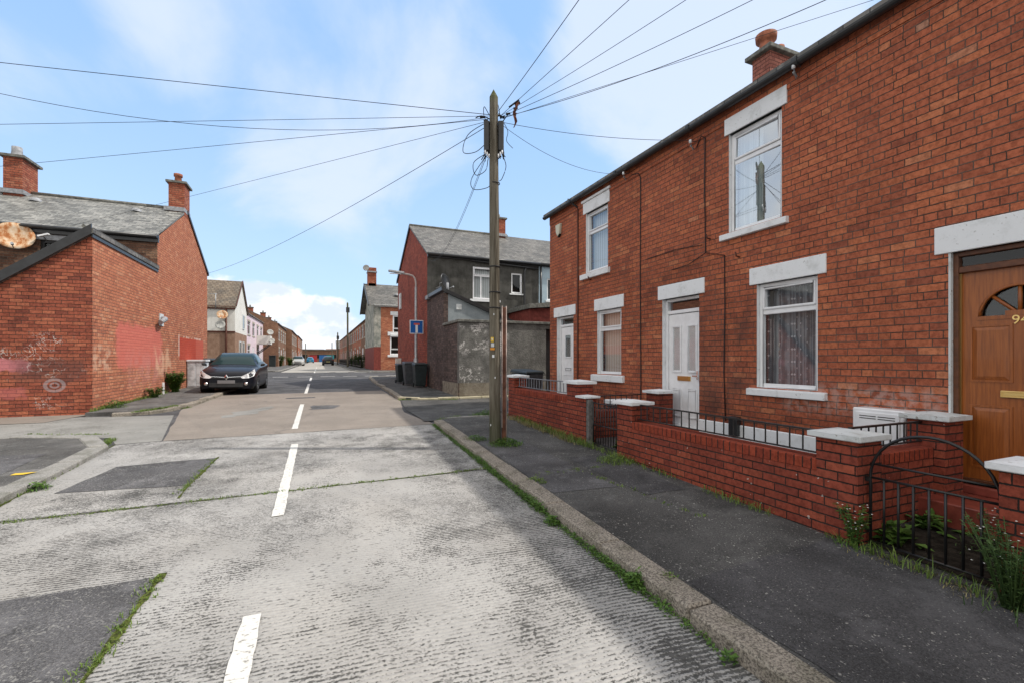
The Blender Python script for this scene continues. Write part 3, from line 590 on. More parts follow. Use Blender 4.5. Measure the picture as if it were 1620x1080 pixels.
def window(par, fr, u0, u1, z0, z1, tr=None, mull=None, blind='blind', glass='glass', lintel=None, sill=None, rev=.11, t=.055, fm='upvc', label=None, tilt=0., cur=None):
    b = B(); rect_frame(b, fr, u0+.001, u1-.001, z0+.001, z1-.001, t, -rev, -rev+.055)
    if tr: b.box(u0+t, u1-t, -rev, -rev+.05, tr-.035, tr+.035, fr); rect_frame(b, fr, u0+t+.002, u1-t-.002, tr+.037, z1-t-.002, .028, -rev+.01, -rev+.068)
    if mull: b.box(mull-.03, mull+.03, -rev, -rev+.05, z0+t, (tr-.035) if tr else z1-t, fr)
    w_ = b.build('window', MT[fm], par, bevel=.006, label=label)
    b = B(); n = -rev+.022
    b.face([fr.p(u0+t*.6, n, z0+t*.6), fr.p(u1-t*.6, n-tilt, z0+t*.6), fr.p(u1-t*.6, n-tilt, z1-t*.6), fr.p(u0+t*.6, n, z1-t*.6)]); b.build('pane', MT[glass], w_)
    if blind:
        b = B(); c0, c1 = cur or (u0+.02, u1-.02)
        N = 24; P = []
        for k in range(N+1):
            u = c0+(c1-c0)*k/N; nn = -rev-.09+(.012*math.sin(k*1.9) if 'curtain' in blind else 0)
            P.append((u, nn))
        for (a, n0), (c, n1) in zip(P, P[1:]): b.face([fr.p(a, n0, z0+.01), fr.p(c, n1, z0+.01), fr.p(c, n1, z1-.01), fr.p(a, n0, z1-.01)])
        b.build('curtain' if 'curtain' in blind else 'blind', MT[blind], w_)
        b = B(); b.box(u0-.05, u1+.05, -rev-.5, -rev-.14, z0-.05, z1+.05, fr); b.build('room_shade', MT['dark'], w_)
    else:
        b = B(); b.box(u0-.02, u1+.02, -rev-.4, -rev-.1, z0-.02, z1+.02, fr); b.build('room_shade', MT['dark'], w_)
    if lintel: 
        b = B(); b.box(lintel[0], lintel[1], -.10, .022, lintel[2], lintel[3], fr); b.build('lintel', MT['white_paint'], w_, bevel=.006)
    if sill:
        b = B(); u_0, u_1, s0, s1 = sill; b.prism([fr.p(u_0, -rev+.0, s0), fr.p(u_0, .065, s0), fr.p(u_0, .065, s1-.025), fr.p(u_0, -rev+.0, s1)], fr.u*(u_1-u_0)); b.build('sill', MT['white_paint'], w_, bevel=.006)
    return w_
FT = Frame((5.75, 0, 0), (0, 1, 0), (-1, 0, 0))

def terrace_house(name, label, y0, y1, lows, ups, door, gable=False, z_base=-.7):
    par = thing(name, (5.75, (y0+y1)/2, 0), label, 'house')
    ops = [o['op'] for o in lows+ups]+[door['op']]
    b = B(); wall_open(b, FT, y0, y1, z_base, 4.98, ops)
    b.box(y0, y1, -.05, .014, 4.98, 5.24, FT)                                            # oversailing course under the gutter
    b.box(y0, y1, -.3, -.28, z_base, 5.3, FT) if False else None
    br_ = B(); br_.face([(12.9, y0, -.7), (12.9, y1, -.7), (12.9, y1, 5.2), (12.9, y0, 5.2)]); br_.build('rear_wall', MT['brick_end'], par)
    if gable: b.face([(5.75, y1, z_base), (12.9, y1, z_base), (12.9, y1, 5.2), (9.32, y1, 7.02), (5.75, y1, 5.2)])
    b.build('wall', [MT['brick_terrace'], MT['white_paint']], par)
    b = B(); e = .10 if gable else 0
    b.prism([(5.60, y0, 5.27), (9.32, y0, 7.15), (9.32, y0, 7.07), (5.60, y0, 5.19)], (0, y1-y0+e, 0)); b.prism([(13.0, y0, 5.27), (9.32, y0, 7.15), (9.32, y0, 7.07), (13.0, y0, 5.19)], (0, y1-y0+e, 0))
    b.build('roof', MT['slate_dark'], par)
    b = B(); b.box(y0, y1+e, .022, .055, 5.20, 5.27, FT)
    # half-round gutter with joints
    ring = [(.118+.062*math.cos(a), 5.20+.062*math.sin(a)) for a in [math.pi+i*math.pi/8 for i in range(9)]]
    ring2 = [(.118+.052*math.cos(a), 5.20+.052*math.sin(a)) for a in [math.pi+i*math.pi/8 for i in range(9)]]
    poly = [FT.p(y0, n, z) for n, z in ring]+[FT.p(y0, n, z) for n, z in ring2[::-1]]; b.prism(poly, (0, y1-y0+e, 0))
    yy = y0+.6
    while yy < y1:
        b.prism([FT.p(yy, .118+.072*math.cos(a), 5.20+.072*math.sin(a)) for a in [math.pi+i*math.pi/8 for i in range(9)]]+[FT.p(yy, .19, 5.225), FT.p(yy, .046, 5.225)], (0, .07, 0)); yy += 1.83
    b.build('gutter', MT['black_plastic'], par)
    for o in lows+ups: window(par, FT, *o['op'], **{k: v for k, v in o.items() if k != 'op'})
    return par
def door_base(par, op, lintel, mat, label=None, tr=None, frame=.05, rev=.12, fm='upvc'):
    u0, u1, z0, z1 = op; b = B(); rect_frame(b, FT, u0+.001, u1-.001, z0+.001, z1-.001, frame, -rev-.03, -rev+.04)
    if tr: b.box(u0+frame, u1-frame, -rev-.03, -rev+.035, tr-.03, tr+.03, FT)
    d = b.build('door', MT[fm], par, bevel=.005, label=label)
    b = B(); b.box(lintel[0], lintel[1], -.10, .022, lintel[2], lintel[3], FT); b.build('lintel', MT['white_paint'], d, bevel=.006)
    if tr: b = B(); b.face([FT.p(u0+frame*.6, -rev+.0, tr), FT.p(u1-frame*.6, -rev, tr), FT.p(u1-frame*.6, -rev, z1-frame*.6), FT.p(u0+frame*.6, -rev, z1-frame*.6)]); b.build('transom_pane', MT['glass'], d)
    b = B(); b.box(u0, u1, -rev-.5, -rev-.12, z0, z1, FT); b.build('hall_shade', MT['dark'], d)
    return d
# --- house beyond (white door, single glass)
dA = dict(op=(9.69, 10.53, .25, 2.47))
hA = terrace_house('terraced_house', 'end terraced red brick house with alarm box and single-glass white door', 7.13, 10.92,
    [dict(op=(7.77, 8.65, 1.07, 2.46), tr=2.04, blind='blind_pink', lintel=(7.68, 8.75, 2.46, 2.72), sill=(7.66, 8.83, .91, 1.07))],
    [dict(op=(8.24, 9.12, 3.38, 4.77), tr=4.30, blind='blind', glass='glass', lintel=(8.17, 9.22, 4.77, 5.03), sill=(8.16, 9.30, 3.24, 3.38))], dA, gable=True)
b = B(); b.box(8.12, 9.26, .0, .05, 5.035, 5.09, FT); b.build('lintel_ledge', MT['white_paint'], hA, bevel=.006)
d = door_base(hA, dA['op'], (9.58, 10.67, 2.47, 2.72), 'upvc', tr=2.24)
b = B(); b.box(9.75, 10.47, -.15, -.105, .30, 2.20, FT); rect_frame(b, FT, 9.95, 10.27, 1.42, 2.02, .03, -.104, -.09); rect_frame(b, FT, 9.86, 10.36, .42, 1.0, .02, -.104, -.096); b.build('door_leaf', MT['upvc'], d, bevel=.004)
b = B(); b.box(9.98, 10.24, -.104, -.098, 1.45, 1.99, FT); b.build('door_pane', MT['glass_bright'], d)
b = B(); rect_frame(b, FT, 9.97, 10.25, 1.10, 1.17, .012, -.104, -.092); b.build('letterbox', MT['steel'], d)
# --- middle house
dB = dict(op=(5.68, 6.55, .22, 2.46))
hB = terrace_house('terraced_house', 'terraced red brick house with twin-slot white door and star-patterned curtains', 3.30, 7.13,
    [dict(op=(3.75, 4.61, 1.0, 2.45), tr=2.05, blind='curtain_dark', lintel=(3.64, 4.72, 2.45, 2.69), sill=(3.63, 4.74, .885, 1.0))],
    [dict(op=(4.23, 5.09, 3.31, 4.80), tr=4.36, blind='curtain_pale', glass='glass_bright', cur=(4.66, 5.06), tilt=-.024, lintel=(4.15, 5.16, 4.80, 5.05), sill=(4.13, 5.22, 3.20, 3.31))], dB)
d = door_base(hB, dB['op'], (5.56, 6.65, 2.46, 2.71), 'upvc', tr=2.22)
b = B(); b.box(5.735, 6.495, -.15, -.105, .27, 2.18, FT)
for a, c in ((5.82, 6.05), (6.18, 6.41)):
    rect_frame(b, FT, a, c, 1.16, 1.98, .03, -.104, -.088); rect_frame(b, FT, a, c, .38, .88, .03, -.104, -.092)
b.build('door_leaf', MT['upvc'], d, bevel=.004)
for a, c in ((5.86, 6.01), (6.22, 6.37)): b = B(); b.box(a, c, -.104, -.098, 1.20, 1.94, FT); b.build('door_pane', MT['glass'], d)
b = B(); b.box(5.97, 6.27, -.104, -.09, 1.02, 1.10, FT); b.box(6.0, 6.24, -.09, -.084, 1.035, 1.085, FT); b.build('letterbox', MT['brass'], d)
b = B(); b.box(5.77, 5.80, -.105, -.06, 1.05, 1.20, FT); b.box(5.77, 5.89, -.065, -.05, 1.10, 1.125, FT); b.build('handle', MT['chrome'], d, bevel=.003)
b = B(); b.box(3.31, 5.66, .0, .03, -.2, .42, FT); b.build('plinth', MT['white_paint'], hB, bevel=.01)
b = B(); b.box(5.55, 6.7, .0, .35, -.1, .17, FT); b.build('step', MT['brick_garden'], hB, bevel=.01)
# chimney on the roof of the middle house
b = B(); b.box(8.62, 9.42, 6.60, 7.02, 6.6, 7.80, W0)
ch = b.build('chimney', MT['brick_chimney_pink'], hB)
b = B(); b.box(8.50, 9.54, 6.50, 7.12, 7.80, 7.89, W0); b.build('cap', MT['stone_cap'], ch, bevel=.01)
b = B(); b.lathe((8.80, 6.83, 7.89), [(.15, 0), (.13, .2), (.13, .25), (.2, .28), (.21, .40), (.17, .42), (0, .42)], 20); b.build('pot', MT['terracotta'], ch); b = B(); b.lathe((9.18, 6.83, 7.89), [(.10, 0), (.09, .16), (.12, .18), (.12, .25), (.09, .25), (0, .1)], 16); b.build('pot', MT['terracotta'], ch)
# --- number 94
dC = dict(op=(1.58, 2.45, .20, 2.44))
hC = terrace_house('terraced_house', 'nearest red brick house with the varnished wooden door numbered 94', -.5, 3.30,
    [dict(op=(-.30, .56, 1.0, 2.45), tr=2.05, blind='blind', lintel=(-.40, .67, 2.45, 2.69), sill=(-.42, .68, .885, 1.0))],
    [dict(op=(0.3, 1.16, 3.31, 4.80), tr=4.36, blind='blind', lintel=(.2, 1.26, 4.80, 5.05), sill=(.18, 1.28, 3.20, 3.31))], dC)
d = door_base(hC, dC['op'], (1.45, 2.57, 2.44, 2.71), 'wood_frame', tr=2.265, frame=.045, rev=.08, fm='wood_frame')
b = B(); cy_, cz_, rr = 2.0, 1.80, .27
FD = Frame((5.75, 0, 0), (0, 1, 0), (-1, 0, 0))
b.box(1.63, 2.40, -.145, -.095, .245, 1.80, FT)
arc = [(cy_+rr*math.cos(a), cz_+rr*math.sin(a)) for a in [i*math.pi/16 for i in range(17)]]
# timber round the fanlight: side and top pieces following the arc
for (a, c), (e, f) in zip(arc, arc[1:]):
    oa = 2.40 if a > cy_ else 1.63
    b.prism([FT.p(a, -.145, c), FT.p(a, -.145, 2.235), FT.p(e, -.145, 2.235), FT.p(e, -.145, f)], (-.05, 0, 0))
b.box(cy_+rr, 2.40, -.145, -.095, 1.80, 2.235, FT); b.box(1.63, cy_-rr, -.145, -.095, 1.80, 2.235, FT)
for ang in (45, 90, 135):
    a = R(ang); p0, p1 = Vector((cy_, cz_)), Vector((cy_+rr*math.cos(a), cz_+rr*math.sin(a)))
    b.tube([FT.p(p0.x, -.11, p0.y), FT.p(p1.x, -.11, p1.y)], .016, 6)
b.tube([FT.p(y, -.094, z) for y, z in arc], .012, 6); b.box(cy_-rr-.02, cy_+rr+.02, -.1, -.088, 1.765, 1.80, FT); b.box(cy_-.09, cy_+.09, -.1, -.085, 1.795, 1.84, FT)
leaf = b.build('door_leaf', MT['wood_door'], d, recalc=True)
b = B(); b.box(cy_-rr, cy_+rr, -.135, -.128, cz_, cz_+rr, FT); b.build('fanlight_pane', MT['glass'], d)
for (u0, u1) in ((2.06, 2.32), (1.70, 1.96)):
    for (z0, z1) in ((1.20, 1.70), (.38, .94)):
        b = B(); rect_frame(b, FT, u0-.02, u1+.02, z0-.02, z1+.02, .02, -.0945, -.087); b.prism([FT.p(u0, -.0945, z0), FT.p(u1, -.0945, z0), FT.p(u1, -.0945, z1), FT.p(u0, -.0945, z1)], (0, 0, 0.0001)) if False else None
        pts_o = [(u0, z0), (u1, z0), (u1, z1), (u0, z1)]; k = .035; pts_i = [(u0+k, z0+k), (u1-k, z0+k), (u1-k, z1-k), (u0+k, z1-k)]
        V = [FT.p(y, -.0942, z) for y, z in pts_o]+[FT.p(y, -.082, z) for y, z in pts_i]
        b.mesh(V, [(4, 5, 6, 7)]+[(i, (i+1) % 4, 4+(i+1) % 4, 4+i) for i in range(4)]); b.build('door_panel', MT['wood_door'], d)
b = B(); b.box(1.86, 2.12, -.0942, -.082, 1.045, 1.105, FT); rect_frame(b, FT, 1.86, 2.12, 1.045, 1.105, .01, -.0819, -.076); b.box(1.885, 2.095, -.082, -.079, 1.06, 1.09, FT); b.build('letterbox', MT['brass'], d, bevel=.002)
def text_mesh(name, s, size, m, par, loc, rot, ext=.004, label=None):
    cu = bpy.data.curves.new(name, 'FONT'); cu.body = s; cu.size = size; cu.extrude = ext; cu.align_x = 'CENTER'
    ob = bpy.data.objects.new(name+'_src', cu); col.objects.link(ob); dg = bpy.context.evaluated_depsgraph_get()
    me = bpy.data.meshes.new_from_object(ob.evaluated_get(dg)); bpy.data.objects.remove(ob); me.materials.clear(); me.materials.append(m)
    o = bpy.data.objects.new(name, me); col.objects.link(o); o.parent = par; o.location = Vector(loc)-parent_world(par); o.rotation_euler = rot; return o
text_mesh('house_number', '94', .115, MT['brass'], d, (5.838, 1.99, 1.715), (R(90), 0, R(-90)), label=None)
b = B(); b.box(2.445, 2.452, -.085, .004, .2, 2.44, FT); b.box(2.452, 2.462, -.01, .006, .2, 2.44, FT); b.build('painted_jamb', MT['white_dirty'], d)
b = B(); b.box(2.395, 2.405, -.094, -.075, .25, 2.23, FT); b.build('draught_strip', MT['brass'], d)
b = B(); b.box(1.4, 2.62, .0, .62, -.3, .12, FT); b.box(1.5, 2.5, -.1, .06, .12, .20, FT); b.build('step', MT['tiles_red'], hC, bevel=.008)
# --- next house (mostly out of frame, casts its share of shade)
dD = dict(op=(-2.2, -1.35, .2, 2.44))
hD = terrace_house('terraced_house', 'terraced red brick house just outside the right edge', -4.3, -.5,
    [dict(op=(-3.9, -3.0, 1.0, 2.45), tr=2.05, lintel=(-4.0, -2.9, 2.45, 2.69), sill=(-4.0, -2.9, .885, 1.0))], [dict(op=(-3.6, -2.7, 3.31, 4.80), tr=4.36, lintel=(-3.7, -2.6, 4.80, 5.05), sill=(-3.7, -2.6, 3.2, 3.31))], dD)
b = B(); b.box(-2.2, -1.35, -.15, -.1, .2, 2.44, FT); b.build('door', MT['upvc'], hD)

# facade cables, pipes and fittings
def cable(pts, r, m, par, name='cable', label=None): b = B(); b.tube(pts, r, 5); return b.build(name, m, par, label=label)
X_ = 5.735
cable([(X_, 9.46, 5.05), (X_, 9.46, 2.8), (X_, 9.47, .8), (X_, 9.47, .1)], .022, MT['brown_pipe'], hA, 'downpipe')
cable([(X_-.1, 9.75, 5.3), (X_-.12, 9.6, 5.18), (X_, 9.46, 5.02)], .022, MT['black_plastic'], hA, 'downpipe_bend')
cable([(X_, 7.42, 5.05), (X_, 7.20, 5.0), (X_, 7.14, 4.9), (X_, 7.15, 3.), (X_, 7.13, 1.), (X_, 7.14, .1)], .009, MT['cable'], hA)
cable([(X_, 5.72, 4.88), (X_, 5.62, 5.02), (X_, 5.54, 4.95), (X_, 5.55, 4.2), (X_, 5.53, 3.1), (X_, 5.16, 2.98), (X_, 5.15, 2.2), (X_, 5.17, 1.2), (X_, 5.14, .45)], .009, MT['cable'], hB)
cable([(X_, 5.53, 3.1), (X_, 5.9, 2.98), (X_, 6.3, 2.96)], .006, MT['cable'], hB)
cable([(X_, 7.0, 3.28), (X_, 6.2, 3.3), (X_, 5.6, 3.24)], .006, MT['cable'], hB)
b = B(); b.box(4.87, 5.02, .0, .10, .26, .54, FT); b.build('cable_box', MT['black_plastic'], hB, bevel=.01)
for (y, z) in ((4.9, 2.9), (5.45, 3.3), (8.9, 3.2)): b = B(); b.tube([(X_+.02, y, z), (X_-.05, y, z+.01), (X_-.07, y, z+.07)], .012, 6); b.build('wall_hook', MT['brown_pipe'], hB if y < 7 else hA)
al = thing('alarm_box', (5.75, 10.35, 4.75), 'cream burglar alarm box near the top corner of the end house', 'alarm')
b = B(); b.prism([FT.p(10.25, .0, 4.86), FT.p(10.5, .0, 4.86), FT.p(10.47, .0, 4.66), FT.p(10.39, .0, 4.55), FT.p(10.30, .0, 4.6)], (-.07, 0, 0)); b.build('cover', plain('cream plastic', (.55, .53, .42), .5), al, bevel=.01)
b = B(); b.prism([FT.p(10.29, .0, 4.60), FT.p(10.44, .0, 4.60), FT.p(10.36, .0, 4.52)], (-.06, 0, 0)); b.build('lens', MT['dark'], al)
br = [(3.96, 5.17, 'nearest'), (5.72, 4.98, 'middle'), (7.5, 5.12, 'farthest')]
for y, z, lb in br:
    t = thing('cable_bracket', (5.7, y, z), 'pale wire bracket under the gutter, %s of the three along the terrace' % lb, 'bracket', 'brackets under the gutter')
    b = B(); b.tube([(5.73, y, z), (5.60, y, z-.04), (5.64, y-.02, z-.17)], .009, 5); b.tube([(5.73, y+.06, z-.1), (5.62, y+.02, z-.09)], .009, 5); b.tube([(5.60, y, z-.04), (5.69, y+.03, z-.15)], .006, 5); b.build('arm', MT['steel'], t)
    b = B(); b.lathe((5.60, y, z-.06), [(0, 0), (.022, .005), (.022, .05), (.012, .06), (0, .06)], 10); b.build('insulator', MT['white_paint'], t)

# ---------------------------------------------------------------- garden walls, piers, railings, gates
WX = 3.97
def pier(par, x0, x1, y0, y1, z0, z1, cap=.06, ov=.05, capm='white_dirty'):
    b = B(); b.box(x0, x1, y0, y1, z0, z1); p = b.build('pier', MT['brick_garden'], par, bevel=.004)
    b = B(); b.prism([(x0-ov, y0-ov, z1), (x1+ov, y0-ov, z1), (x1+ov, y1+ov, z1), (x0-ov, y1+ov, z1)], (0, 0, cap*.75))
    V = [(x0-ov, y0-ov, z1+cap*.75), (x1+ov, y0-ov, z1+cap*.75), (x1+ov, y1+ov, z1+cap*.75), (x0-ov, y1+ov, z1+cap*.75), ((x0+x1)/2, (y0+y1)/2, z1+cap*1.25)]
    b.mesh(V, [(0, 1, 4), (1, 2, 4), (2, 3, 4), (3, 0, 4)]); b.build('cap', MT[capm], p, bevel=.007); return p
def wall_run(par, a, c, z0, z1, w_=.11, sold=.10):   # a, c = (x,y) ends, face to -x or -y side is the line itself
    (xa, ya), (xc, yc) = a, c
    if abs(xa-xc) < .01: bx = (xa, xa+w_, ya, yc)
    else: bx = (xa, xc, ya, ya+w_)
    b = B(); b.box(*bx, z0, z1-sold); b.build('wall', MT['brick_garden'], par)
    b = B(); e = .006
    if abs(xa-xc) < .01: b.box(xa-e, xa+w_+.10, ya, yc, z1-sold, z1)
    else: b.box(xa, xc, ya-e, ya+w_+.10, z1-sold, z1)
    b.build('coping', MT['brick_soldier'], par, bevel=.006)
def railing(par, p0, p1, z0, z1, step=.118, m='black_iron', r=.0078, rail=.014):
    P0, P1 = Vector((*p0, 0)), Vector((*p1, 0)); L = (P1-P0).length; d = (P1-P0)/L; nn = Vector((-d.y, d.x, 0)); b = B()
    def bar(q0, q1, za, zb, hw, hh):
        V = [q+nn*s*hw+Vector((0, 0, z)) for q in (q0, q1) for s in (-1, 1) for z in (za, zb)]; b.mesh(V, [(0, 1, 3, 2), (4, 6, 7, 5), (0, 4, 5, 1), (2, 3, 7, 6), (0, 2, 6, 4), (1, 5, 7, 3)])
    bar(P0, P1, z1-.016, z1, rail, 0); bar(P0, P1, z0, z0+.012, rail, 0)
    n = int(L/step)
    for k in range(n+1): q = P0+d*(L*(k+.5)/(n+1)); b.tube([q+Vector((0, 0, z0+.012)), q+Vector((0, 0, z1-.016))], r, 6, cap=False)
    return b.build('railing', MT[m], par)
# middle house front wall
gB = thing('garden_wall', (WX+.1, 3.8, .0), 'low red brick garden wall topped with black railings, nearest the camera', 'garden wall', 'garden walls along the footway')
wall_run(gB, (WX, 2.60), (WX, 5.12), -.3, .535)
pier(gB, WX-.005, WX+.32, 2.27, 2.60, -.3, .735); pier(gB, WX-.005, WX+.30, 5.12, 5.46, -.3, .755, capm='white_paint')
railing(gB, (WX+.10, 2.60), (WX+.10, 5.12), .565, .775, .128)
wall_run(gB, (WX+.32, 2.42), (5.38, 2.42), -.3, .56); pier(gB, 5.38, 5.70, 2.33, 2.63, -.3, .815); railing(gB, (WX+.32, 2.52), (5.38, 2.52), .60, .80, .118)
# end house front wall
gA = thing('garden_wall', (WX+.1, 8, .0), 'higher red brick garden wall with grey railings behind the wooden pole', 'garden wall', 'garden walls along the footway')
wall_run(gA, (WX, 6.90), (WX, 9.22), -.2, .755); pier(gA, WX-.005, WX+.30, 6.55, 6.90, -.2, .975, capm='white_paint'); pier(gA, WX-.005, WX+.30, 9.22, 9.55, -.2, .985, capm='white_paint')
pier(gA, WX-.003, WX+.20, 6.30, 6.50, -.2, .76, .045, .05, 'white_paint'); b = B(); b.box(WX, WX+.2, 6.50, 6.55, -.2, .78); b.build('infill', MT['brick_garden'], gA)
railing(gA, (WX+.10, 6.90), (WX+.10, 9.22), .79, 1.0, .125, 'grey_iron')
wall_run(gA, (WX+.22, 6.62), (5.38, 6.62), -.2, .50); pier(gA, 5.36, 5.68, 6.20, 6.52, -.2, .80, capm='white_paint'); railing(gA, (WX+.24, 6.72), (5.38, 6.72), .53, .76, .12)
railing(gA, (5.38, 10.3), (WX+.3, 10.3), .2, 1.0, .12)
# wall of number 94 (pier at the right edge)
gC = thing('garden_wall', (WX+.1, 1.2, .0), 'red brick garden wall end pier at the right edge beside the arched gate', 'garden wall', 'garden walls along the footway')
pier(gC, WX-.005, WX+.33, 1.12, 1.45, -.35, .70, capm='white_paint'); wall_run(gC, (WX, -2.4), (WX, 1.12), -.35, .50); railing(gC, (WX+.1, -2.4), (WX+.1, 1.12), .53, .74, .128)
# gates
def arch_gate():
    t = thing('garden_gate', (WX+.12, 1.86, -.05), 'black iron garden gate with arched top rail between two brick piers', 'gate'); x = WX+.10; y0, y1 = 1.475, 2.235; b = B()
    cy, hw = (y0+y1)/2, (y1-y0)/2
    b.tube([(x, y0, -.10), (x, y0, .46)]+[(x, cy-hw*math.cos(a), .46+.37*math.sin(a)) for a in [i*math.pi/20 for i in range(1, 20)]]+[(x, y1, .46), (x, y1, -.12)], .0115, 8); b.build('frame', MT['black_iron'], t)
    b = B()
    for z, r in ((.565, .009), (.455, .010), (-.055, .010)): b = B(); b.tube([(x, y0, z), (x, y1, z)], r, 6); b.build('rail', MT['black_iron'], t)
    for k in range(7): b = B(); y = y0+(y1-y0)*(k+1)/8; b.tube([(x, y, -.05), (x, y, .455)], .0095, 6); b.build('bar', MT['black_iron'], t)
    b = B(); 
    for z in (.42, .02): b.box(x-.015, x+.015, y1, y1+.04, z, z+.035)
    b.box(x-.012, x+.012, y0-.03, y0+.02, .40, .42); b.build('hinge', MT['black_iron'], t)
arch_gate()
t = thing('garden_gate', (WX+.12, 5.86, 0), 'small black iron gate with tight upright bars between the brick piers', 'gate'); x = WX+.06
b = B(); b.tube([(x, 5.50, .03), (x, 5.50, .72)], .011, 6); b.build('frame', MT['black_iron'], t); b = B(); b.tube([(x, 6.17, .03), (x, 6.17, .72)], .011, 6); b.build('frame', MT['black_iron'], t)
b = B()
for z in (.70, .36, .07): b = B(); b.tube([(x, 5.50, z), (x, 6.17, z)], .009, 6); b.build('rail', MT['black_iron'], t)
for k in range(9): b = B(); y = 5.50+.67*(k+1)/10; b.tube([(x, y, .07), (x, y, .70)], .0065, 6); b.build('bar', MT['black_iron'], t)
t = thing('gate_post', (WX+.03, 6.25, 0), 'slim grey timber gate post against the narrow brick pier', 'post'); b = B(); b.box(WX-.01, WX+.07, 6.20, 6.275, -.1, .745); b.build('shaft', plain('grey timber', (.13, .125, .12), .9, nz=.4, sc=20.), t, bevel=.004)
t = thing('garden_gate', (WX+.12, 9.9, 0), 'grey railed gate at the far end of the garden walls', 'gate'); railing(t, (WX+.06, 9.56), (WX+.06, 10.4), .16, 1.02, .1, 'grey_iron'); b = B(); b.tube([(WX+.06, 10.42, .05), (WX+.06, 10.42, 1.1)], .02, 8); b.build('post', MT['grey_iron'], t)
# gardens, meter boxes
o = sheet('garden_soil', [(WX+.12, -2.3), (5.75, -2.3), (5.75, 2.35), (WX+.12, 2.35)], .095, MT['soil'])
o = sheet('garden_path', [(WX+.12, 2.7), (5.75, 2.7), (5.75, 9.5), (WX+.12, 9.5)], .096, asphalt('garden concrete', .10, .2))
t = thing('meter_cabinet', (5.6, 2.95, .0), 'white plastic meter cabinet on the wall beside the wooden door', 'cabinet')
b = B(); b.box(2.72, 3.22, .0, .22, .17, .86, FT); b.build('body', MT['upvc'], t, bevel=.012)
b = B(); b.box(2.76, 3.18, .22, .232, .21, .82, FT); b.build('lid', MT['upvc'], t, bevel=.005)
b = B(); 
for k in range(2): b.box(2.80+k*.18, 2.96+k*.18, .2325, .235, .775, .783, FT); b.box(2.80+k*.18, 2.96+k*.18, .2325, .235, .75, .758, FT)
b.build('vent_slot', MT['cable'], t)
t = thing('meter_cabinet', (5.5, 5.2, .0), 'low white cabinet in the garden behind the small barred gate', 'cabinet')
b = B(); b.box(7.0, 7.55, .0, .5, .05, .52, FT); b.build('body', MT['brick_garden'], t); b = B(); b.box(6.95, 7.6, .0, .55, .52, .60, FT); b.build('lid', MT['white_paint'], t, bevel=.01)

# ---------------------------------------------------------------- wheelie bins
def bin_(loc, label, m, rz=0, s=1., grp='wheelie bins', lid=None):
    t = thing('wheelie_bin', loc, label, 'bin', grp); t.rotation_euler.z = 0
    x, y, z = loc
    def q(a, c, h): 
        v = Matrix.Rotation(rz, 3, 'Z') @ Vector((a*s, c*s, h*s)); return (x+v.x, y+v.y, z+v.z)
    b = B(); V = [q(-.21, -.25, .06), (q(.21, -.25, .06)), q(.21, .22, .06), q(-.21, .22, .06), q(-.28, -.33, .98), q(.28, -.33, .98), q(.28, .33, .98), q(-.28, .33, .98)]
    b.mesh(V, [(0, 3, 2, 1), (4, 5, 6, 7), (0, 1, 5, 4), (1, 2, 6, 5), (2, 3, 7, 6), (3, 0, 4, 7)]); b.build('body', MT[m], t, bevel=.025)
    b = B(); V = [q(-.30, -.37, .98), q(.30, -.37, .98), q(.30, .36, 1.0), q(-.30, .36, 1.0), q(-.27, -.33, 1.03), q(.27, -.33, 1.03), q(.27, .33, 1.08), q(-.27, .33, 1.08)]
    b.mesh(V, [(0, 3, 2, 1), (4, 5, 6, 7), (0, 1, 5, 4), (1, 2, 6, 5), (2, 3, 7, 6), (3, 0, 4, 7)]); b.build('lid', MT[lid or m], t, bevel=.015)
    b = B(); b.tube([q(-.22, .41, .95), q(.22, .41, .95)], .016, 6); b.tube([q(-.22, .41, .95), q(-.22, .3, .93)], .014, 5); b.tube([q(.22, .41, .95), q(.22, .3, .93)], .014, 5); b.build('handle', MT['rubber'], t)
    for sx in (-.26, .22):
        b = B(); c = Vector(q(sx+.02, .27, .10)); d = Vector(q(sx+.07, .27, .10))-c; b.tube([c-d*.5, c+d*.5], .10*s, 14); b.build('wheel', MT['rubber'], t)
    return t
gz = lambda x, y, o=.085: G(x, y)+o
bin_((3.80, 18.6, gz(3.7, 18.6)), 'dark green wheelie bin right beside the lamp column at the brick gable', 'bin', .0, .93)
bin_((3.62, 19.9, gz(3.7, 19.9)), 'grey wheelie bin just behind the dark green one', 'bin_grey', .0, .95)
bin_((3.55, 21.6, gz(3.7, 21)), 'small dark bin, farthest of the bins against the gable', 'bin', .1, .85)
bin_((4.62, 9.95, gz(4.6, 9.9)), 'dark wheelie bin behind the far end of the garden walls', 'bin_grey', .2, .95, lid='bin')
bin_((-4.35, 23.6, gz(-4.3, 23.6)), 'dark bin with a raised lid between the cabinet and parked car', 'bin', .2, 1.05)

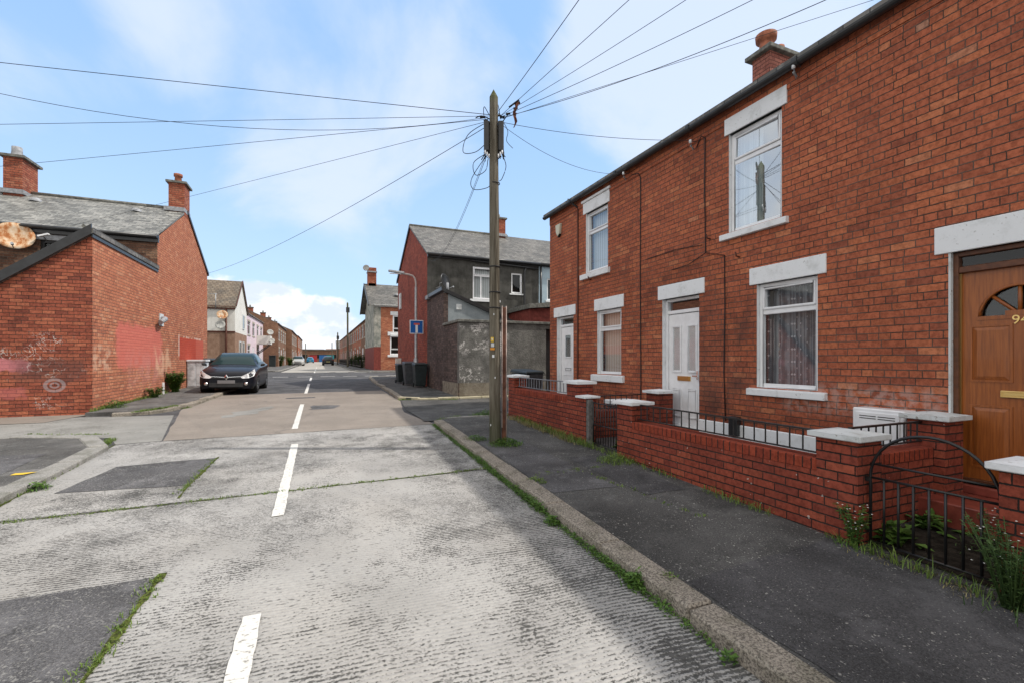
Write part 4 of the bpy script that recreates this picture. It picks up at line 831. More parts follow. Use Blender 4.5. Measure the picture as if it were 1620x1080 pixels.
# ---------------------------------------------------------------- left corner house, neighbour and outhouse
XL = -4.85; FL = Frame((XL, 0, 0), (0, 1, 0), (1, 0, 0)); FR = Frame((0, 18.2, 0), (1, 0, 0), (0, -1, 0))
def roof_pair(b, x0, x1, ya, ym, yb, ze, zr, ov=.12, t=.08, mi=0):
    k = (zr-ze)/(ym-ya)
    b.prism([(x0, ya-ov, ze-ov*k), (x0, ym, zr), (x0, ym, zr+t), (x0, ya-ov, ze-ov*k+t)], (x1-x0, 0, 0), mi); b.prism([(x0, yb+ov, ze-ov*k), (x0, ym, zr), (x0, ym, zr+t), (x0, yb+ov, ze-ov*k+t)], (x1-x0, 0, 0), mi)
hL = thing('corner_house', (XL, 21.8, 0), 'brick corner house with slate roof and sunlit patched gable, on the left', 'house')
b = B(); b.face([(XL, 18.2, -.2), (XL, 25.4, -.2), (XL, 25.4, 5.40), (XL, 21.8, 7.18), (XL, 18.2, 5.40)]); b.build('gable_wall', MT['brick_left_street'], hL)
b = B(); wall_open(b, FR, -9.7, XL, -.2, 5.40, [(-7.75, -6.9, 3.75, 4.98)], .08, 0, 0); b.build('wall', MT['brick_left_rear'], hL); b = B(); b.face([(XL, 25.4, -.2), (-9.7, 25.4, -.2), (-9.7, 25.4, 5.4), (XL, 25.4, 5.4)]); b.build('front_wall', MT['brick_left_rear'], hL)
window(hL, FR, -7.75, -6.9, 3.75, 4.98, tr=4.65, blind=None, fm='black_plastic'); b = B(); b.box(-8.0, -6.6, 0, .03, 4.98, 5.14, FR); b.build('lintel', MT['lead'], hL)
b = B(); roof_pair(b, -9.7, XL-.0, 18.2, 21.8, 25.4, 5.36, 7.22, .14); b.build('roof', MT['slate'], hL)
b = B(); b.tube([(-9.7, 21.8, 7.32), (XL, 21.8, 7.32)], .07, 8); b.build('ridge', MT['stone_cap'], hL)
b = B(); b.box(-9.7, XL+.05, .0, .10, 5.16, 5.40, FR); b.tube([(-9.7, 18.03, 5.33), (XL+.04, 18.03, 5.33)], .06, 8); b.build('gutter', MT['black_plastic'], hL)
b = B(); b.prism([(XL, 21.8, 7.18), (XL, 25.55, 5.31), (XL, 25.55, 5.43), (XL, 21.8, 7.30)], (.05, 0, 0)); b.tube([(XL+.02, 25.55, 5.36), (XL-.6, 25.55, 5.36)], .06, 6); b.build('bargeboard', MT['black_plastic'], hL)
b = B(); b.box(-5.36, -4.84, 21.42, 22.18, 7.0, 8.22); ch = b.build('chimney', MT['brick_chimney'], hL)
b = B(); b.box(-5.44, -4.76, 21.34, 22.26, 8.22, 8.30); b.build('cap', MT['stone_cap'], ch); b = B(); b.lathe((-5.1, 21.65, 8.3), [(.13, 0), (.11, .22), (.15, .24), (.15, .34), (.11, .34), (0, .2)], 14); b.build('pot', MT['terracotta'], ch); b = B(); b.lathe((-5.1, 22.0, 8.3), [(.12, 0), (.12, .12), (0, .12)], 12); b.build('pot', MT['terracotta'], ch)
b = B(); b.box(-5.5, -4.83, 21.36, 22.24, 7.12, 7.28); b.build('flashing', MT['lead'], ch)
for x in (-6.2, -9.0): b = B(); b.lathe((x, 20.9, 6.80), [(.17, 0), (.16, .07), (.09, .13), (0, .15)], 12); b.build('roof_vent', MT['lead'], hL)
hN = thing('terraced_house', (-14.7, 21.8, 0), 'brick house at the left edge with a rusty dish and large chimney', 'house')
b = B(); b.box(-19.7, -9.7, 18.2, 25.4, -.2, 5.38); b.build('wall', MT['brick_left_rear'], hN)
b = B(); roof_pair(b, -19.7, -9.703, 18.2, 21.8, 25.4, 5.36, 7.22, .14); b.build('roof', MT['slate'], hN); b = B(); b.tube([(-19.7, 21.8, 7.32), (-9.72, 21.8, 7.32)], .07, 8); b.build('ridge', MT['stone_cap'], hN)
b = B(); b.box(-19.7, -9.7, .0, .10, 5.16, 5.39, FR); b.build('gutter', MT['black_plastic'], hN)
b = B(); b.box(-10.0, -9.5, 21.25, 22.2, 7.0, 8.36); ch = b.build('chimney', MT['brick_chimney'], hN); b = B(); b.box(-10.1, -9.4, 21.15, 22.3, 8.36, 8.44); b.build('cap', MT['stone_cap'], ch)
b = B(); b.lathe((-9.75, 21.5, 8.44), [(.17, 0), (.14, .2), (.14, .36), (.10, .36), (0, .3)], 16); b.build('pot', MT['lead'], ch); b = B(); b.lathe((-9.75, 21.95, 8.44), [(.15, 0), (.14, .18), (0, .18)], 14); b.build('pot', MT['lead'], ch); b = B(); b.box(-10.1, -9.45, 21.18, 22.3, 7.1, 7.25); b.build('flashing', MT['lead'], ch)
oh = thing('outhouse', (XL-1.5, 15.9, 0), 'single-pitch brick outhouse with graffiti on its front wall', 'outbuilding'); sl = (4.26-3.03)/1.58
zx = lambda x: 4.26+(x-XL)*sl
b = B(); b.face([(XL, 13.56, -.2), (-8.9, 13.56, -.2), (-8.9, 13.56, zx(-8.9)), (XL, 13.56, zx(XL))]); b.build('front_wall', MT['brick_left_front'], oh)
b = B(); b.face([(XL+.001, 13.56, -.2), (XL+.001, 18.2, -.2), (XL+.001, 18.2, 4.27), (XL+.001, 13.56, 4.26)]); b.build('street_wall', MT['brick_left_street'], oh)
b = B(); b.prism([(XL+.05, 13.46, 4.30), (-8.9, 13.46, zx(-8.9)+.03), (-8.9, 13.46, zx(-8.9)+.14), (XL+.05, 13.46, 4.42)], (0, 4.74, 0)); b.build('roof', MT['slate_dark'], oh)
b = B(); b.prism([(XL+.02, 13.44, 4.27), (-8.9, 13.44, zx(-8.9)+.0), (-8.9, 13.44, zx(-8.9)+.24), (XL+.02, 13.44, 4.50)], (0, .05, 0)); b.build('bargeboard', MT['black_plastic'], oh)
b = B(); b.prism([(XL+.04, 13.5, 4.30), (XL-.14, 13.5, 4.50), (XL-.18, 13.5, 4.44), (XL+.0, 13.5, 4.24)], (0, 4.7, 0)); b.build('coping', MT['stone_cap'], oh); b = B(); b.box(XL+.002, XL+.03, 13.5, 18.2, 4.20, 4.27); b.build('fascia', MT['black_plastic'], oh)
# dish
def dish(loc, r, aim, m, label, name='satellite_dish', arm=.25):
    t = thing(name, loc, label, 'satellite dish'); a = Vector(aim).normalized(); q = a.to_track_quat('Z', 'Y'); c = Vector(loc); b = B(); n = 24; prof = [(0, 0), (r*.35, r*.03), (r*.7, r*.11), (r, r*.24)]
    V = []; 
    for rr, h in prof: V += [c+q @ Vector((rr*math.cos(2*math.pi*k/n), rr*.92*math.sin(2*math.pi*k/n), h)) for k in range(n)]
    V2 = [v-a*.012 for v in V]; F = [(i*n+k, i*n+(k+1) % n, (i+1)*n+(k+1) % n, (i+1)*n+k) for i in range(3) for k in range(n)]; b.mesh(V, F, 0, True); b.mesh(V2, F, 0, True); L = len(V)-n
    b.mesh(V[L:]+V2[L:], [(k, (k+1) % n, n+(k+1) % n, n+k) for k in range(n)], 0); b.build('reflector', m, t, recalc=False)
    b = B(); e = c+q @ Vector((0, -r*.9, r*.9)); b.tube([c+q @ Vector((0, -r*.9, r*.2)), e], .014, 5); b.tube([e-a*.03, e-a*-.06], .035, 8); b.build('feed_arm', MT['steel'], t); b = B(); b.tube([c, c-a*arm*.5, c-a*arm*.5+Vector((0, 0, -.15)), c-a*arm+Vector((0, 0, -.15))], .02, 6); b.build('bracket', MT['steel'], t)
dish((-8.2, 17.95, 4.95), .44, (.35, -1, .25), MT['dish_rust'], 'large rusted satellite dish on the rear wall at the left edge')
t = thing('security_light', (-7.6, 18.1, 5.1), 'white security light tilted under the eaves beside the rusted dish', 'lamp'); b = B(); b.prism([(-7.68, 18.0, 5.04), (-7.66, 18.0, 5.0), (-7.42, 18.0, 5.09), (-7.44, 18.0, 5.13)], (0, -.12, 0)); b.build('head', MT['upvc'], t); b = B(); b.tube([(-7.6, 18.18, 5.0), (-7.58, 17.95, 5.06)], .02, 6); b.build('arm', MT['steel'], t)
t = thing('wall_vent', (XL, 18.3, 2.6), 'crushed grey flue stub on the painted brick wall', 'vent'); b = B(); b.tube([(XL, 18.5, 2.70), (XL+.14, 18.45, 2.70), (XL+.18, 18.2, 2.66), (XL+.15, 17.95, 2.56)], .10, 8, .07); b.build('duct', MT['lead'], t, bevel=.0); b = B(); b.box(XL, XL+.03, 18.35, 18.75, 2.48, 2.88); b.build('plate', MT['white_dirty'], t)
t = thing('marker_post', (-4.73, 18.33, .2), 'short white post at the foot of the sunlit wall', 'post'); b = B(); b.box(-4.76, -4.70, 18.30, 18.36, .1, .62); b.build('shaft', MT['white_paint'], t, bevel=.01)
t = thing('utility_cabinet', (-4.5, 22.2, .26), 'pale grey street utility cabinet against the sunlit brick gable', 'cabinet')
b = B(); b.box(-4.83, -4.22, 21.7, 22.4, .2, 1.28); b.build('body', MT['cabinet'], t, bevel=.01); b = B(); b.box(-4.84, -4.18, 21.66, 22.44, 1.28, 1.36); b.build('lid', MT['cabinet'], t, bevel=.015)
b = B(); b.box(-4.80, -4.54, 21.685, 21.698, .32, 1.22); b.box(-4.51, -4.26, 21.685, 21.698, .32, 1.22); b.build('door', MT['cabinet'], t, bevel=.004)

# ---------------------------------------------------------------- black rendered house and yard on the right
FB = Frame((0, 18.8, 0), (1, 0, 0), (0, -1, 0)); XB = 4.15
hK = thing('corner_house', (XB, 22.6, 0), 'black rendered corner house with dark red brick gable, behind the pole', 'house')
b = B(); b.face([(XB, 18.8, -.2), (XB, 26.4, -.2), (XB, 26.4, 5.8), (XB, 22.6, 7.85), (XB, 18.8, 5.8)]); b.build('gable_wall', MT['brick_gable_dark'], hK)
b = B(); wall_open(b, FB, XB, 9.32, -.2, 5.8, [(6.14, 7.28, 3.98, 5.38), (7.95, 8.46, 4.32, 5.22)], .09, 0, 1); b.build('wall', [MT['black_render'], MT['white_paint']], hK); b = B(); b.face([(XB, 26.4, -.2), (9.32, 26.4, -.2), (9.32, 26.4, 5.8), (XB, 26.4, 5.8)]); b.build('front_wall', MT['brick_gable_dark'], hK)
window(hK, FB, 6.14, 7.28, 3.98, 5.38, tr=5.0, mull=6.52, blind='blind', sill=(6.0, 7.4, 3.86, 3.98), rev=.09, t=.06); window(hK, FB, 7.95, 8.46, 4.32, 5.22, blind=None, sill=(7.85, 8.56, 4.24, 4.32), rev=.09, t=.06)
b = B(); roof_pair(b, XB-.06, 9.32, 18.8, 22.6, 26.4, 5.78, 7.86, .16); b.build('roof', MT['slate_dark'], hK); b = B(); b.tube([(XB-.05, 22.6, 7.96), (9.32, 22.6, 7.96)], .06, 8); b.build('ridge', MT['stone_cap'], hK)
b = B(); b.box(XB, 9.32, .0, .10, 5.62, 5.80, FB); b.tube([(XB-.02, 18.62, 5.72), (9.32, 18.62, 5.70)], .06, 8); b.tube([(6.0, 18.72, 5.62), (9.2, 18.72, 5.50)], .045, 6); b.build('gutter', MT['black_plastic'], hK)
b = B(); b.tube([(8.62, 18.7, 5.5), (8.56, 18.72, 5.3), (8.55, 18.72, 3.2), (8.54, 18.72, .2)], .045, 8); b.tube([(8.5, 18.7, 3.4), (8.1, 18.7, 3.75)], .04, 6); b.build('downpipe', MT['black_plastic'], hK)
b = B(); b.box(8.62, 9.05, 22.2, 23.0, 7.6, 8.70); ch = b.build('chimney', MT['brick_chimney'], hK); b = B(); b.box(8.55, 9.12, 22.12, 23.08, 8.70, 8.78); b.build('cap', MT['stone_cap'], ch); b = B(); b.lathe((8.75, 22.5, 8.78), [(.1, 0), (.1, .22), (0, .22)], 12); b.build('pot', MT['stone_cap'], ch); b = B(); b.box(8.58, 9.09, 22.1, 23.1, 7.78, 7.92); b.build('flashing', MT['lead'], ch)
for z in (4.55,): b = B(); b.box(XB-.06, XB, 25.2, 25.7, 4.1, 4.95); b.build('house_sign', MT['white_dirty'], hK)
b = B(); b.prism([(XB-.07, 22.6, 7.82), (XB-.07, 26.56, 5.66), (XB-.07, 26.56, 5.82), (XB-.07, 22.6, 7.96)], (.05, 0, 0)); b.build('bargeboard', MT['black_plastic'], hK)
hU = thing('terraced_house', (12, 22.6, 0), 'light blue rendered house glimpsed next to the black house', 'house')
b = B(); wall_open(b, FB, 9.322, 15, -.2, 5.8, [(9.75, 10.6, 4.1, 5.1)], .09, 0, 1); b.build('wall', [MT['blue_render'], MT['white_paint']], hU); window(hU, FB, 9.75, 10.6, 4.1, 5.1, blind=None, sill=(9.65, 10.7, 4.0, 4.1), rev=.09)
b = B(); roof_pair(b, 9.323, 15, 18.8, 22.6, 26.4, 5.78, 7.86, .16); b.build('roof', MT['slate_dark'], hU); b = B(); b.box(9.322, 15, .0, .10, 5.62, 5.80, FB); b.tube([(9.322, 18.62, 5.70), (15, 18.62, 5.68)], .06, 8); b.tube([(9.38, 18.70, 5.6), (9.38, 18.70, 3.6)], .045, 8); b.build('gutter', MT['black_plastic'], hU)
ax = thing('outhouse', (XB+1, 17.4, 0), 'dark brick outhouse with pale grey side wall and sloping roof', 'outbuilding'); zk = lambda x: 3.80-(x-XB)*.40
b = B(); b.face([(XB-.002, 16.1, -.2), (XB-.002, 18.8, -.2), (XB-.002, 18.8, 3.78), (XB-.002, 16.1, 3.80)]); b.box(XB, XB+.16, 16.08, 16.1, 2.6, 3.76); b.build('street_wall', MT['brick_black'], ax)
b = B(); b.face([(XB, 16.1, -.2), (7.8, 16.1, -.2), (7.8, 16.1, zk(7.8)), (XB, 16.1, zk(XB))]); b.face([(7.8, 16.1, -.2), (7.8, 18.8, -.2), (7.8, 18.8, zk(7.8)), (7.8, 16.1, zk(7.8))]); b.build('side_wall', MT['grey_render'], ax)
b = B(); b.prism([(XB-.1, 16.0, 3.84), (7.9, 16.0, zk(7.9)), (7.9, 16.0, zk(7.9)+.13), (XB-.1, 16.0, 3.97)], (0, 2.8, 0)); b.build('roof', MT['black_plastic'], ax)
b = B(); b.box(4.62, 4.82, 16.07, 16.1, 3.18, 3.38); b.build('vent', MT['white_dirty'], ax, bevel=.005)
b = B(); b.tube([(XB+.25, 16.5, 3.85), (XB+.25, 16.5, 4.2)], .05, 8); b.box(XB-.12, XB+.1, 18.2, 18.6, 3.8, 3.95); b.build('pipe_stub', MT['lead'], ax)
dish((4.75, 18.35, 4.55), .36, (.9, -.9, .3), MT['black_plastic'], 'black satellite dish on the dark rendered wall', arm=.4)
rb = thing('shed', (9, 17.5, 0), 'dark red boarded lean-to with grey flat roof above the yard wall', 'shed'); b = B(); b.box(7.82, 12, 16.6, 18.78, 0, 3.45); b.build('wall', MT['red_board'], rb); b = B(); b.prism([(7.72, 16.4, 3.40), (12, 16.4, 3.8), (12, 16.4, 3.98), (7.72, 16.4, 3.58)], (0, 2.38, 0)); b.build('roof', MT['stone_cap'], rb)
yw = thing('yard_wall', (XB, 14.1, 0), 'high dark pebbledashed yard wall with peeling pale paint', 'wall')
FY = Frame((0, 14.1, 0), (1, 0, 0), (0, -1, 0)); b = B(); b.box(XB, 7.27, 14.1, 14.32, -.2, 2.57); b.box(8.1, 14, 14.1, 14.32, -.2, 2.57); b.box(7.27, 8.1, 14.1, 14.32, 2.42, 2.57); b.build('wall', MT['yard_render'], yw)
b = B(); b.box(XB, XB+.22, 14.322, 16.098, -.2, 2.57); b.box(XB-.03, XB, 14.1, 16.1, -.2, .62); b.build('return_wall', MT['brick_black'], yw, label='dark brick street side of the wall')
b = B(); b.prism([(XB-.06, 14.04, 2.57), (14, 14.04, 2.57), (14, 14.36, 2.57), (XB-.06, 14.36, 2.57)], (0, 0, .09)); b.box(XB-.06, XB+.26, 14.362, 16.05, 2.57, 2.66); b.build('coping', MT['stone_cap'], yw, bevel=.012)
b = B(); b.box(XB-.032, XB-.03+.001, 14.1, 18.7, .1, .12) if False else b.box(XB-.045, XB-.03, 14.12, 16.08, .0, .615); b.build('base_band', plain('cement base', (.21, .18, .14), .9, nz=.4, bump=.004), yw)
b = B(); b.box(7.275, 8.095, 14.2, 14.25, .1, 2.42); b.build('door', MT['black_plastic'], yw)

# ---------------------------------------------------------------- far houses
def far_house(name, label, grp, x, y0, y1, side, wm, rm='slate_dark', ez=5.6, rz=7.5, depth=8., lower=None, win='white', open_end=False, chim=True, doors=True, cm='brick_chimney'):
    t = thing(name, (x, (y0+y1)/2, .35), label, 'house', grp); fr = Frame((x, 0, 0), (0, 1, 0), (-side, 0, 0)); W = y1-y0
    ops = [(y0+W*.12, y0+W*.38, 1.3, 2.7), (y0+W*.62, y0+W*.86, 3.75, 5.0), (y0+W*.12, y0+W*.38, 3.75, 5.0)]; dr = (y0+W*.62, y0+W*.84, .45, 2.6)
    b = B(); wall_open(b, fr, y0, y1, .2, ez, ops+[dr], .1, 0, 0); xb = x+side*depth
    b.face([(x, y0, .2), (xb, y0, .2), (xb, y0, ez), (x+side*depth/2, y0, rz), (x, y0, ez)]); b.face([(x, y1, .2), (xb, y1, .2), (xb, y1, ez), (x+side*depth/2, y1, rz), (x, y1, ez)]); b.face([(xb, y0, .2), (xb, y1, .2), (xb, y1, ez), (xb, y0, ez)])
    b.build('wall', MT[wm], t)
    for o in ops:
        b = B(); rect_frame(b, fr, *o, .07, -.09, -.03); b.box(o[0]+.07, o[1]-.07, -.08, -.04, o[2]+.9, o[2]+.96, fr); w_ = b.build('window', MT['white_dirty'], t)
        b = B(); b.face([fr.p(o[0], -.07, o[2]), fr.p(o[1], -.07, o[2]), fr.p(o[1], -.07, o[3]), fr.p(o[0], -.07, o[3])]); b.build('pane', MT['dark_glass'], w_); b = B(); b.box(o[0]-.08, o[1]+.08, -.02, .05, o[2]-.12, o[2], fr); b.build('sill', MT['far_stone'], w_); b = B(); b.box(o[0]-.08, o[1]+.08, -.02, .03, o[3], o[3]+.2, fr); b.build('lintel', MT['far_stone'], w_)
    b = B(); b.box(dr[0], dr[1], -.09, -.03, dr[2], dr[3], fr); b.build('door', MT['upvc'], t)
    b = B(); k = (rz-ez)/(depth/2); o_ = .15; xm = x+side*depth/2
    for xe, s_ in ((x, -side), (xb, side)): b.prism([(xe+s_*o_, y0, ez-o_*k), (xm, y0, rz), (xm, y0, rz+.09), (xe+s_*o_, y0, ez-o_*k+.09)], (0, W, 0))
    b.build('roof', MT[rm], t)
    if chim:
        b = B(); b.box(xm-.35, xm+.35, y0+.02, y0+.62, rz-.4, rz+.75); c = b.build('chimney', MT[cm], t); b = B(); b.box(xm-.42, xm+.42, y0-.05, y0+.69, rz+.75, rz+.85); b.build('cap', MT['stone_cap'], c)
        b = B(); b.lathe((xm, y0+.3, rz+.85), [(.12, 0), (.1, .3), (0, .3)], 10); b.build('pot', MT['stone_cap'], c)
    return t
def dkg():
    m = M('dark window glass'); return m.pbr((.02, .025, .03), .06, .8)
MT['dark_glass'] = dkg(); MT['far_stone'] = plain('cream stone trim', (.42, .38, .31), .8, nz=.3)
# cream corner house across the junction, left
FC = Frame((0, 43, 0), (1, 0, 0), (0, -1, 0)); xc = -6.3
hc = thing('corner_house', (xc, 46.3, .35), 'cream rendered corner house with brown tiled roof across the junction', 'house')
b = B(); b.face([(xc, 43, 3.55), (xc, 49.6, 3.55), (xc, 49.6, 5.65), (xc, 46.3, 8.1), (xc, 43, 5.65)]); b.face([(-16, 43, 3.55), (xc, 43, 3.55), (xc, 43, 5.65), (-16, 43, 5.65)]); b.build('upper_wall', MT['cream_render'], hc)
b = B(); b.face([(xc, 43, .1), (xc, 49.6, .1), (xc, 49.6, 3.55), (xc, 43, 3.55)]); b.face([(-16, 43, .1), (xc, 43, .1), (xc, 43, 3.55), (-16, 43, 3.55)]); b.build('lower_wall', MT['brown_render'], hc)
b = B(); roof_pair(b, -16, xc+.12, 43, 46.3, 49.6, 5.62, 8.1, .2); b.build('roof', MT['tile'], hc)
b = B(); b.box(-16, xc+.05, .0, .18, 5.38, 5.62, FC); b.tube([(-6.9, 42.9, 5.4), (-6.9, 42.9, .4)], .07, 6); b.box(-16, xc+.03, .0, .04, 3.5, 3.62, FC); b.prism([(xc+.1, 42.9, 5.6), (xc+.1, 46.3, 8.1), (xc+.1, 46.3, 8.25), (xc+.1, 42.9, 5.75)], (.05, 0, 0)); b.prism([(xc+.1, 49.7, 5.6), (xc+.1, 46.3, 8.1), (xc+.1, 46.3, 8.25), (xc+.1, 49.7, 5.75)], (.05, 0, 0)); b.build('gutter', MT['brown_pipe'], hc)
fc = Frame((xc, 0, 0), (0, 1, 0), (1, 0, 0))
for o in ((46.9, 47.9, 4.0, 5.3), (45.0, 46.0, 1.4, 2.9), (46.8, 47.8, 1.4, 2.9)): b = B(); rect_frame(b, fr=fc, u0=o[0], u1=o[1], z0=o[2], z1=o[3], t=.1, n0=0, n1=.06); w_ = b.build('window', MT['white_dirty'], hc); b = B(); b.box(o[0]+.1, o[1]-.1, 0, .03, o[2]+.1, o[3]-.1, fc); b.build('pane', MT['dark_glass'], w_)
dish((-7.1, 42.5, 4.85), .4, (.1, -1, .35), MT['dish_rust'], 'rusted satellite dish, upper one on the cream corner house', arm=.5); dish((-7.2, 42.4, 4.05), .36, (-.1, -1, .3), MT['dish'], 'grey satellite dish, lower one on the cream corner house', arm=.5)
t = thing('tv_aerial', (-7.4, 43, 6.2), 'thin tv aerial on the tiled roof edge of the cream house', 'aerial'); b = B(); b.tube([(-7.6, 42.8, 5.4), (-7.6, 42.8, 6.6)], .03, 5); b.tube([(-8.1, 42.8, 6.55), (-7.5, 42.8, 6.55)], .02, 5); b.build('mast', MT['steel'], t)
FG = 'far terraced houses on the left'
for k, (x, y0, y1, wm) in enumerate([(-6.35, 49.7, 56.8, 'pink_render'), (-6.35, 56.8, 63.8, 'pink_render'), (-4.7, 63.9, 71.5, 'brick_brown'), (-4.7, 71.5, 79, 'brick_brown'), (-3.9, 79.1, 88, 'brick_brown'), (-3.9, 88, 97, 'brick_brown'), (-3.7, 97.1, 108, 'brick_red_far'), (-3.7, 108, 122, 'brick_brown')]):
    far_house('terraced_house', ['pale pink house next to the cream corner house', 'pale pink house with a projecting box, before the brown ones', 'brown house stepping forward after the pink houses', 'second brown house after the pink pair', 'third brown house stepping closer to the road', 'fourth brown house along the left of the street', 'red brick house near the far end on the left', 'last brown house at the far end on the left'][k], FG, x, y0, y1, -1, wm, cm='stone_cap' if k < 3 else 'brick_chimney', ez=5.75, rz=7.6 if k != 1 else 7.6)
t = thing('balcony_box', (-5.6, 57, 3.3), 'white projecting porch box with satellite dishes on the pink house', 'porch'); b = B(); b.box(-6.34, -5.0, 57.5, 59.5, 3.0, 3.95); b.build('box', MT['cream_render'], t); b = B(); b.tube([(-6.3, 57.6, 2.0), (-5.1, 57.6, 3.0)], .05, 5); b.build('strut', MT['black_plastic'], t); b = B(); b.tube([(-6.3, 59.3, 2.0), (-5.1, 59.3, 3.0)], .05, 5); b.build('strut', MT['black_plastic'], t)
dish((-5.0, 57.2, 4.3), .34, (.4, -1, .3), MT['dish'], 'round white dish above the porch box', arm=.5); dish((-4.85, 57.4, 3.4), .3, (.4, -1, .3), MT['dish'], 'round white dish below another beside the porch box', arm=.5)
# red corner house, right
FH = Frame((0, 40, 0), (1, 0, 0), (0, -1, 0)); xr = 4.3
hr = thing('corner_house', (xr, 44, .35), 'red brick corner house with a faded painted gable across the junction', 'house')
ops = [(5.85, 6.75, 3.5, 5.1), (5.62, 6.75, 1.75, 3.35)]
b = B(); wall_open(b, FH, xr, 13, .1, 5.95, ops, .1, 0, 1); b.build('wall', [MT['brick_red_far'], MT['white_paint']], hr); b = B(); b.face([(xr, 48, .1), (13, 48, .1), (13, 48, 5.9), (xr, 48, 5.9)]); b.build('rear_wall', MT['brick_red_far'], hr)
b = B(); b.face([(xr, 40, 2.4), (xr, 48, 2.4), (xr, 48, 5.95), (xr, 44, 8.1), (xr, 40, 5.95)]); b.box(xr-.02, xr+.55, 39.97, 40, 2.4, 5.9); b.build('painted_gable', MT['mural'], hr); b = B(); b.face([(xr-.01, 40, .1), (xr-.01, 48, .1), (xr-.01, 48, 2.4), (xr-.01, 40, 2.4)]); b.box(xr-.02, xr+.55, 39.97, 40, .1, 2.4); b.build('gable_base', MT['red_board'], hr)
for o in ops: window(hr, FH, *o, tr=o[2]+.45, blind=None, rev=.1, t=.09, lintel=(o[0]-.2, o[1]+.1, o[3], o[3]+.32), sill=(o[0]-.2, o[1]+.1, o[2]-.2, o[2]))
b = B(); roof_pair(b, xr-.45, 13, 40, 44, 48, 5.95, 8.2, .25); b.build('roof', MT['slate_dark'], hr)
b = B(); b.box(xr, 13, .0, .22, 5.78, 5.93, FH); b.build('gutter', MT['white_dirty'], hr); b = B(); b.prism([(xr-.5, 39.7, 5.75), (xr-.5, 44, 8.15), (xr-.5, 44, 8.32), (xr-.5, 39.7, 5.95)], (.06, 0, 0)); b.prism([(xr-.5, 48.3, 5.75), (xr-.5, 44, 8.15), (xr-.5, 44, 8.32), (xr-.5, 48.3, 5.95)], (.06, 0, 0)); b.build('bargeboard', MT['black_plastic'], hr)
b = B(); b.box(4.15, 4.9, 43.6, 44.4, 7.9, 9.75); ch = b.build('chimney', MT['brick_chimney'], hr); b = B(); b.box(4.1, 4.95, 43.5, 44.5, 9.3, 9.42); b.box(4.2, 4.85, 43.6, 44.4, 8.0, 8.3); b.build('cap', MT['lead'], ch)
b = B(); b.lathe((6.4, 41.6, 7.0), [(.2, 0), (.2, .15), (0, .2)], 10); b.build('roof_vent', MT['lead'], hr); dish((4.0, 43.5, 9.65), .3, (-.5, -1, .1), MT['dish'], 'small grey dish on the chimney of the painted gable house', arm=.2)
for k in range(9):
    y0 = 49+k*7.5; far_house('terraced_house', 'small brick terraced house, %s house past the painted gable on the right' % ['first', 'second', 'third', 'fourth', 'fifth', 'sixth', 'seventh', 'eighth', 'ninth'][k], 'far terraced houses on the right', 4.6, y0, y0+7.45, 1, 'brick_red_far' if k % 3 else 'brick_brown', ez=5.5, rz=7.2, depth=7.5, chim=k > 4)
t = thing('long_building', (0, 165, .35), 'long low brown brick building closing the far end of the street', 'building'); b = B(); b.box(-30, 30, 165, 180, .2, 4.2); b.build('wall', MT['brick_brown'], t)
b = B()
for k in range(9): b.box(-28+k*6.5, -23+k*6.5, 164.9, 165, 1.6, 2.8)
b.build('window_band', MT['dark'], t); b = B(); b.box(-30.3, 30.3, 164.7, 180.3, 4.2, 4.5); b.build('roof', MT['slate_dark'], t)
for k, (x, y, w_, h, mm, lb) in enumerate([(-9, 140, 7, 5.6, 'slate_dark', 'slate roofed house at the far left end of the street'), (7.5, 128, 6, 5.4, 'slate_dark', 'low roofed house at the far right end of the street'), (-2.5, 230, 9, 5.0, 'brick_brown', 'distant block above the long building, left'), (8, 240, 9, 5.4, 'brick_brown', 'distant block above the long building, right')]):
    t = thing('far_building', (x, y, .3), lb, 'building', 'buildings at the end of the street'); b = B(); b.box(x-w_/2, x+w_/2, y, y+8, .2, h-1.4 if k < 2 else h); b.build('wall', MT['brick_brown'], t); b = B(); b.prism([(x-w_/2-.2, y-.2, h-1.4 if k < 2 else h), (x+w_/2+.2, y-.2, h-1.4 if k < 2 else h), (x+w_/2+.2, y+4, h+.9), (x-w_/2-.2, y+4, h+.9)], (0, 4, 0)) ; b.build('roof', MT[mm], t)
for k, (x, c, lb) in enumerate([(1.2, (.02, .10, .28), 'blue container'), (-1.6, (.30, .03, .03), 'red container'), (3.4, (.03, .22, .24), 'teal container')]):
    t = thing('container', (x, 158, .35), lb+' in front of the long building at the street end', 'container', 'containers at the street end'); b = B(); b.box(x-1.1, x+1.1, 157, 160, .35, 2.6); 
    b.build('box', plain('painted steel '+lb.split()[0], c, .5), t); b = B(); b.box(x-1.15, x+1.15, 156.95, 160.05, 2.6, 2.72); b.build('lid', MT['black_plastic'], t)

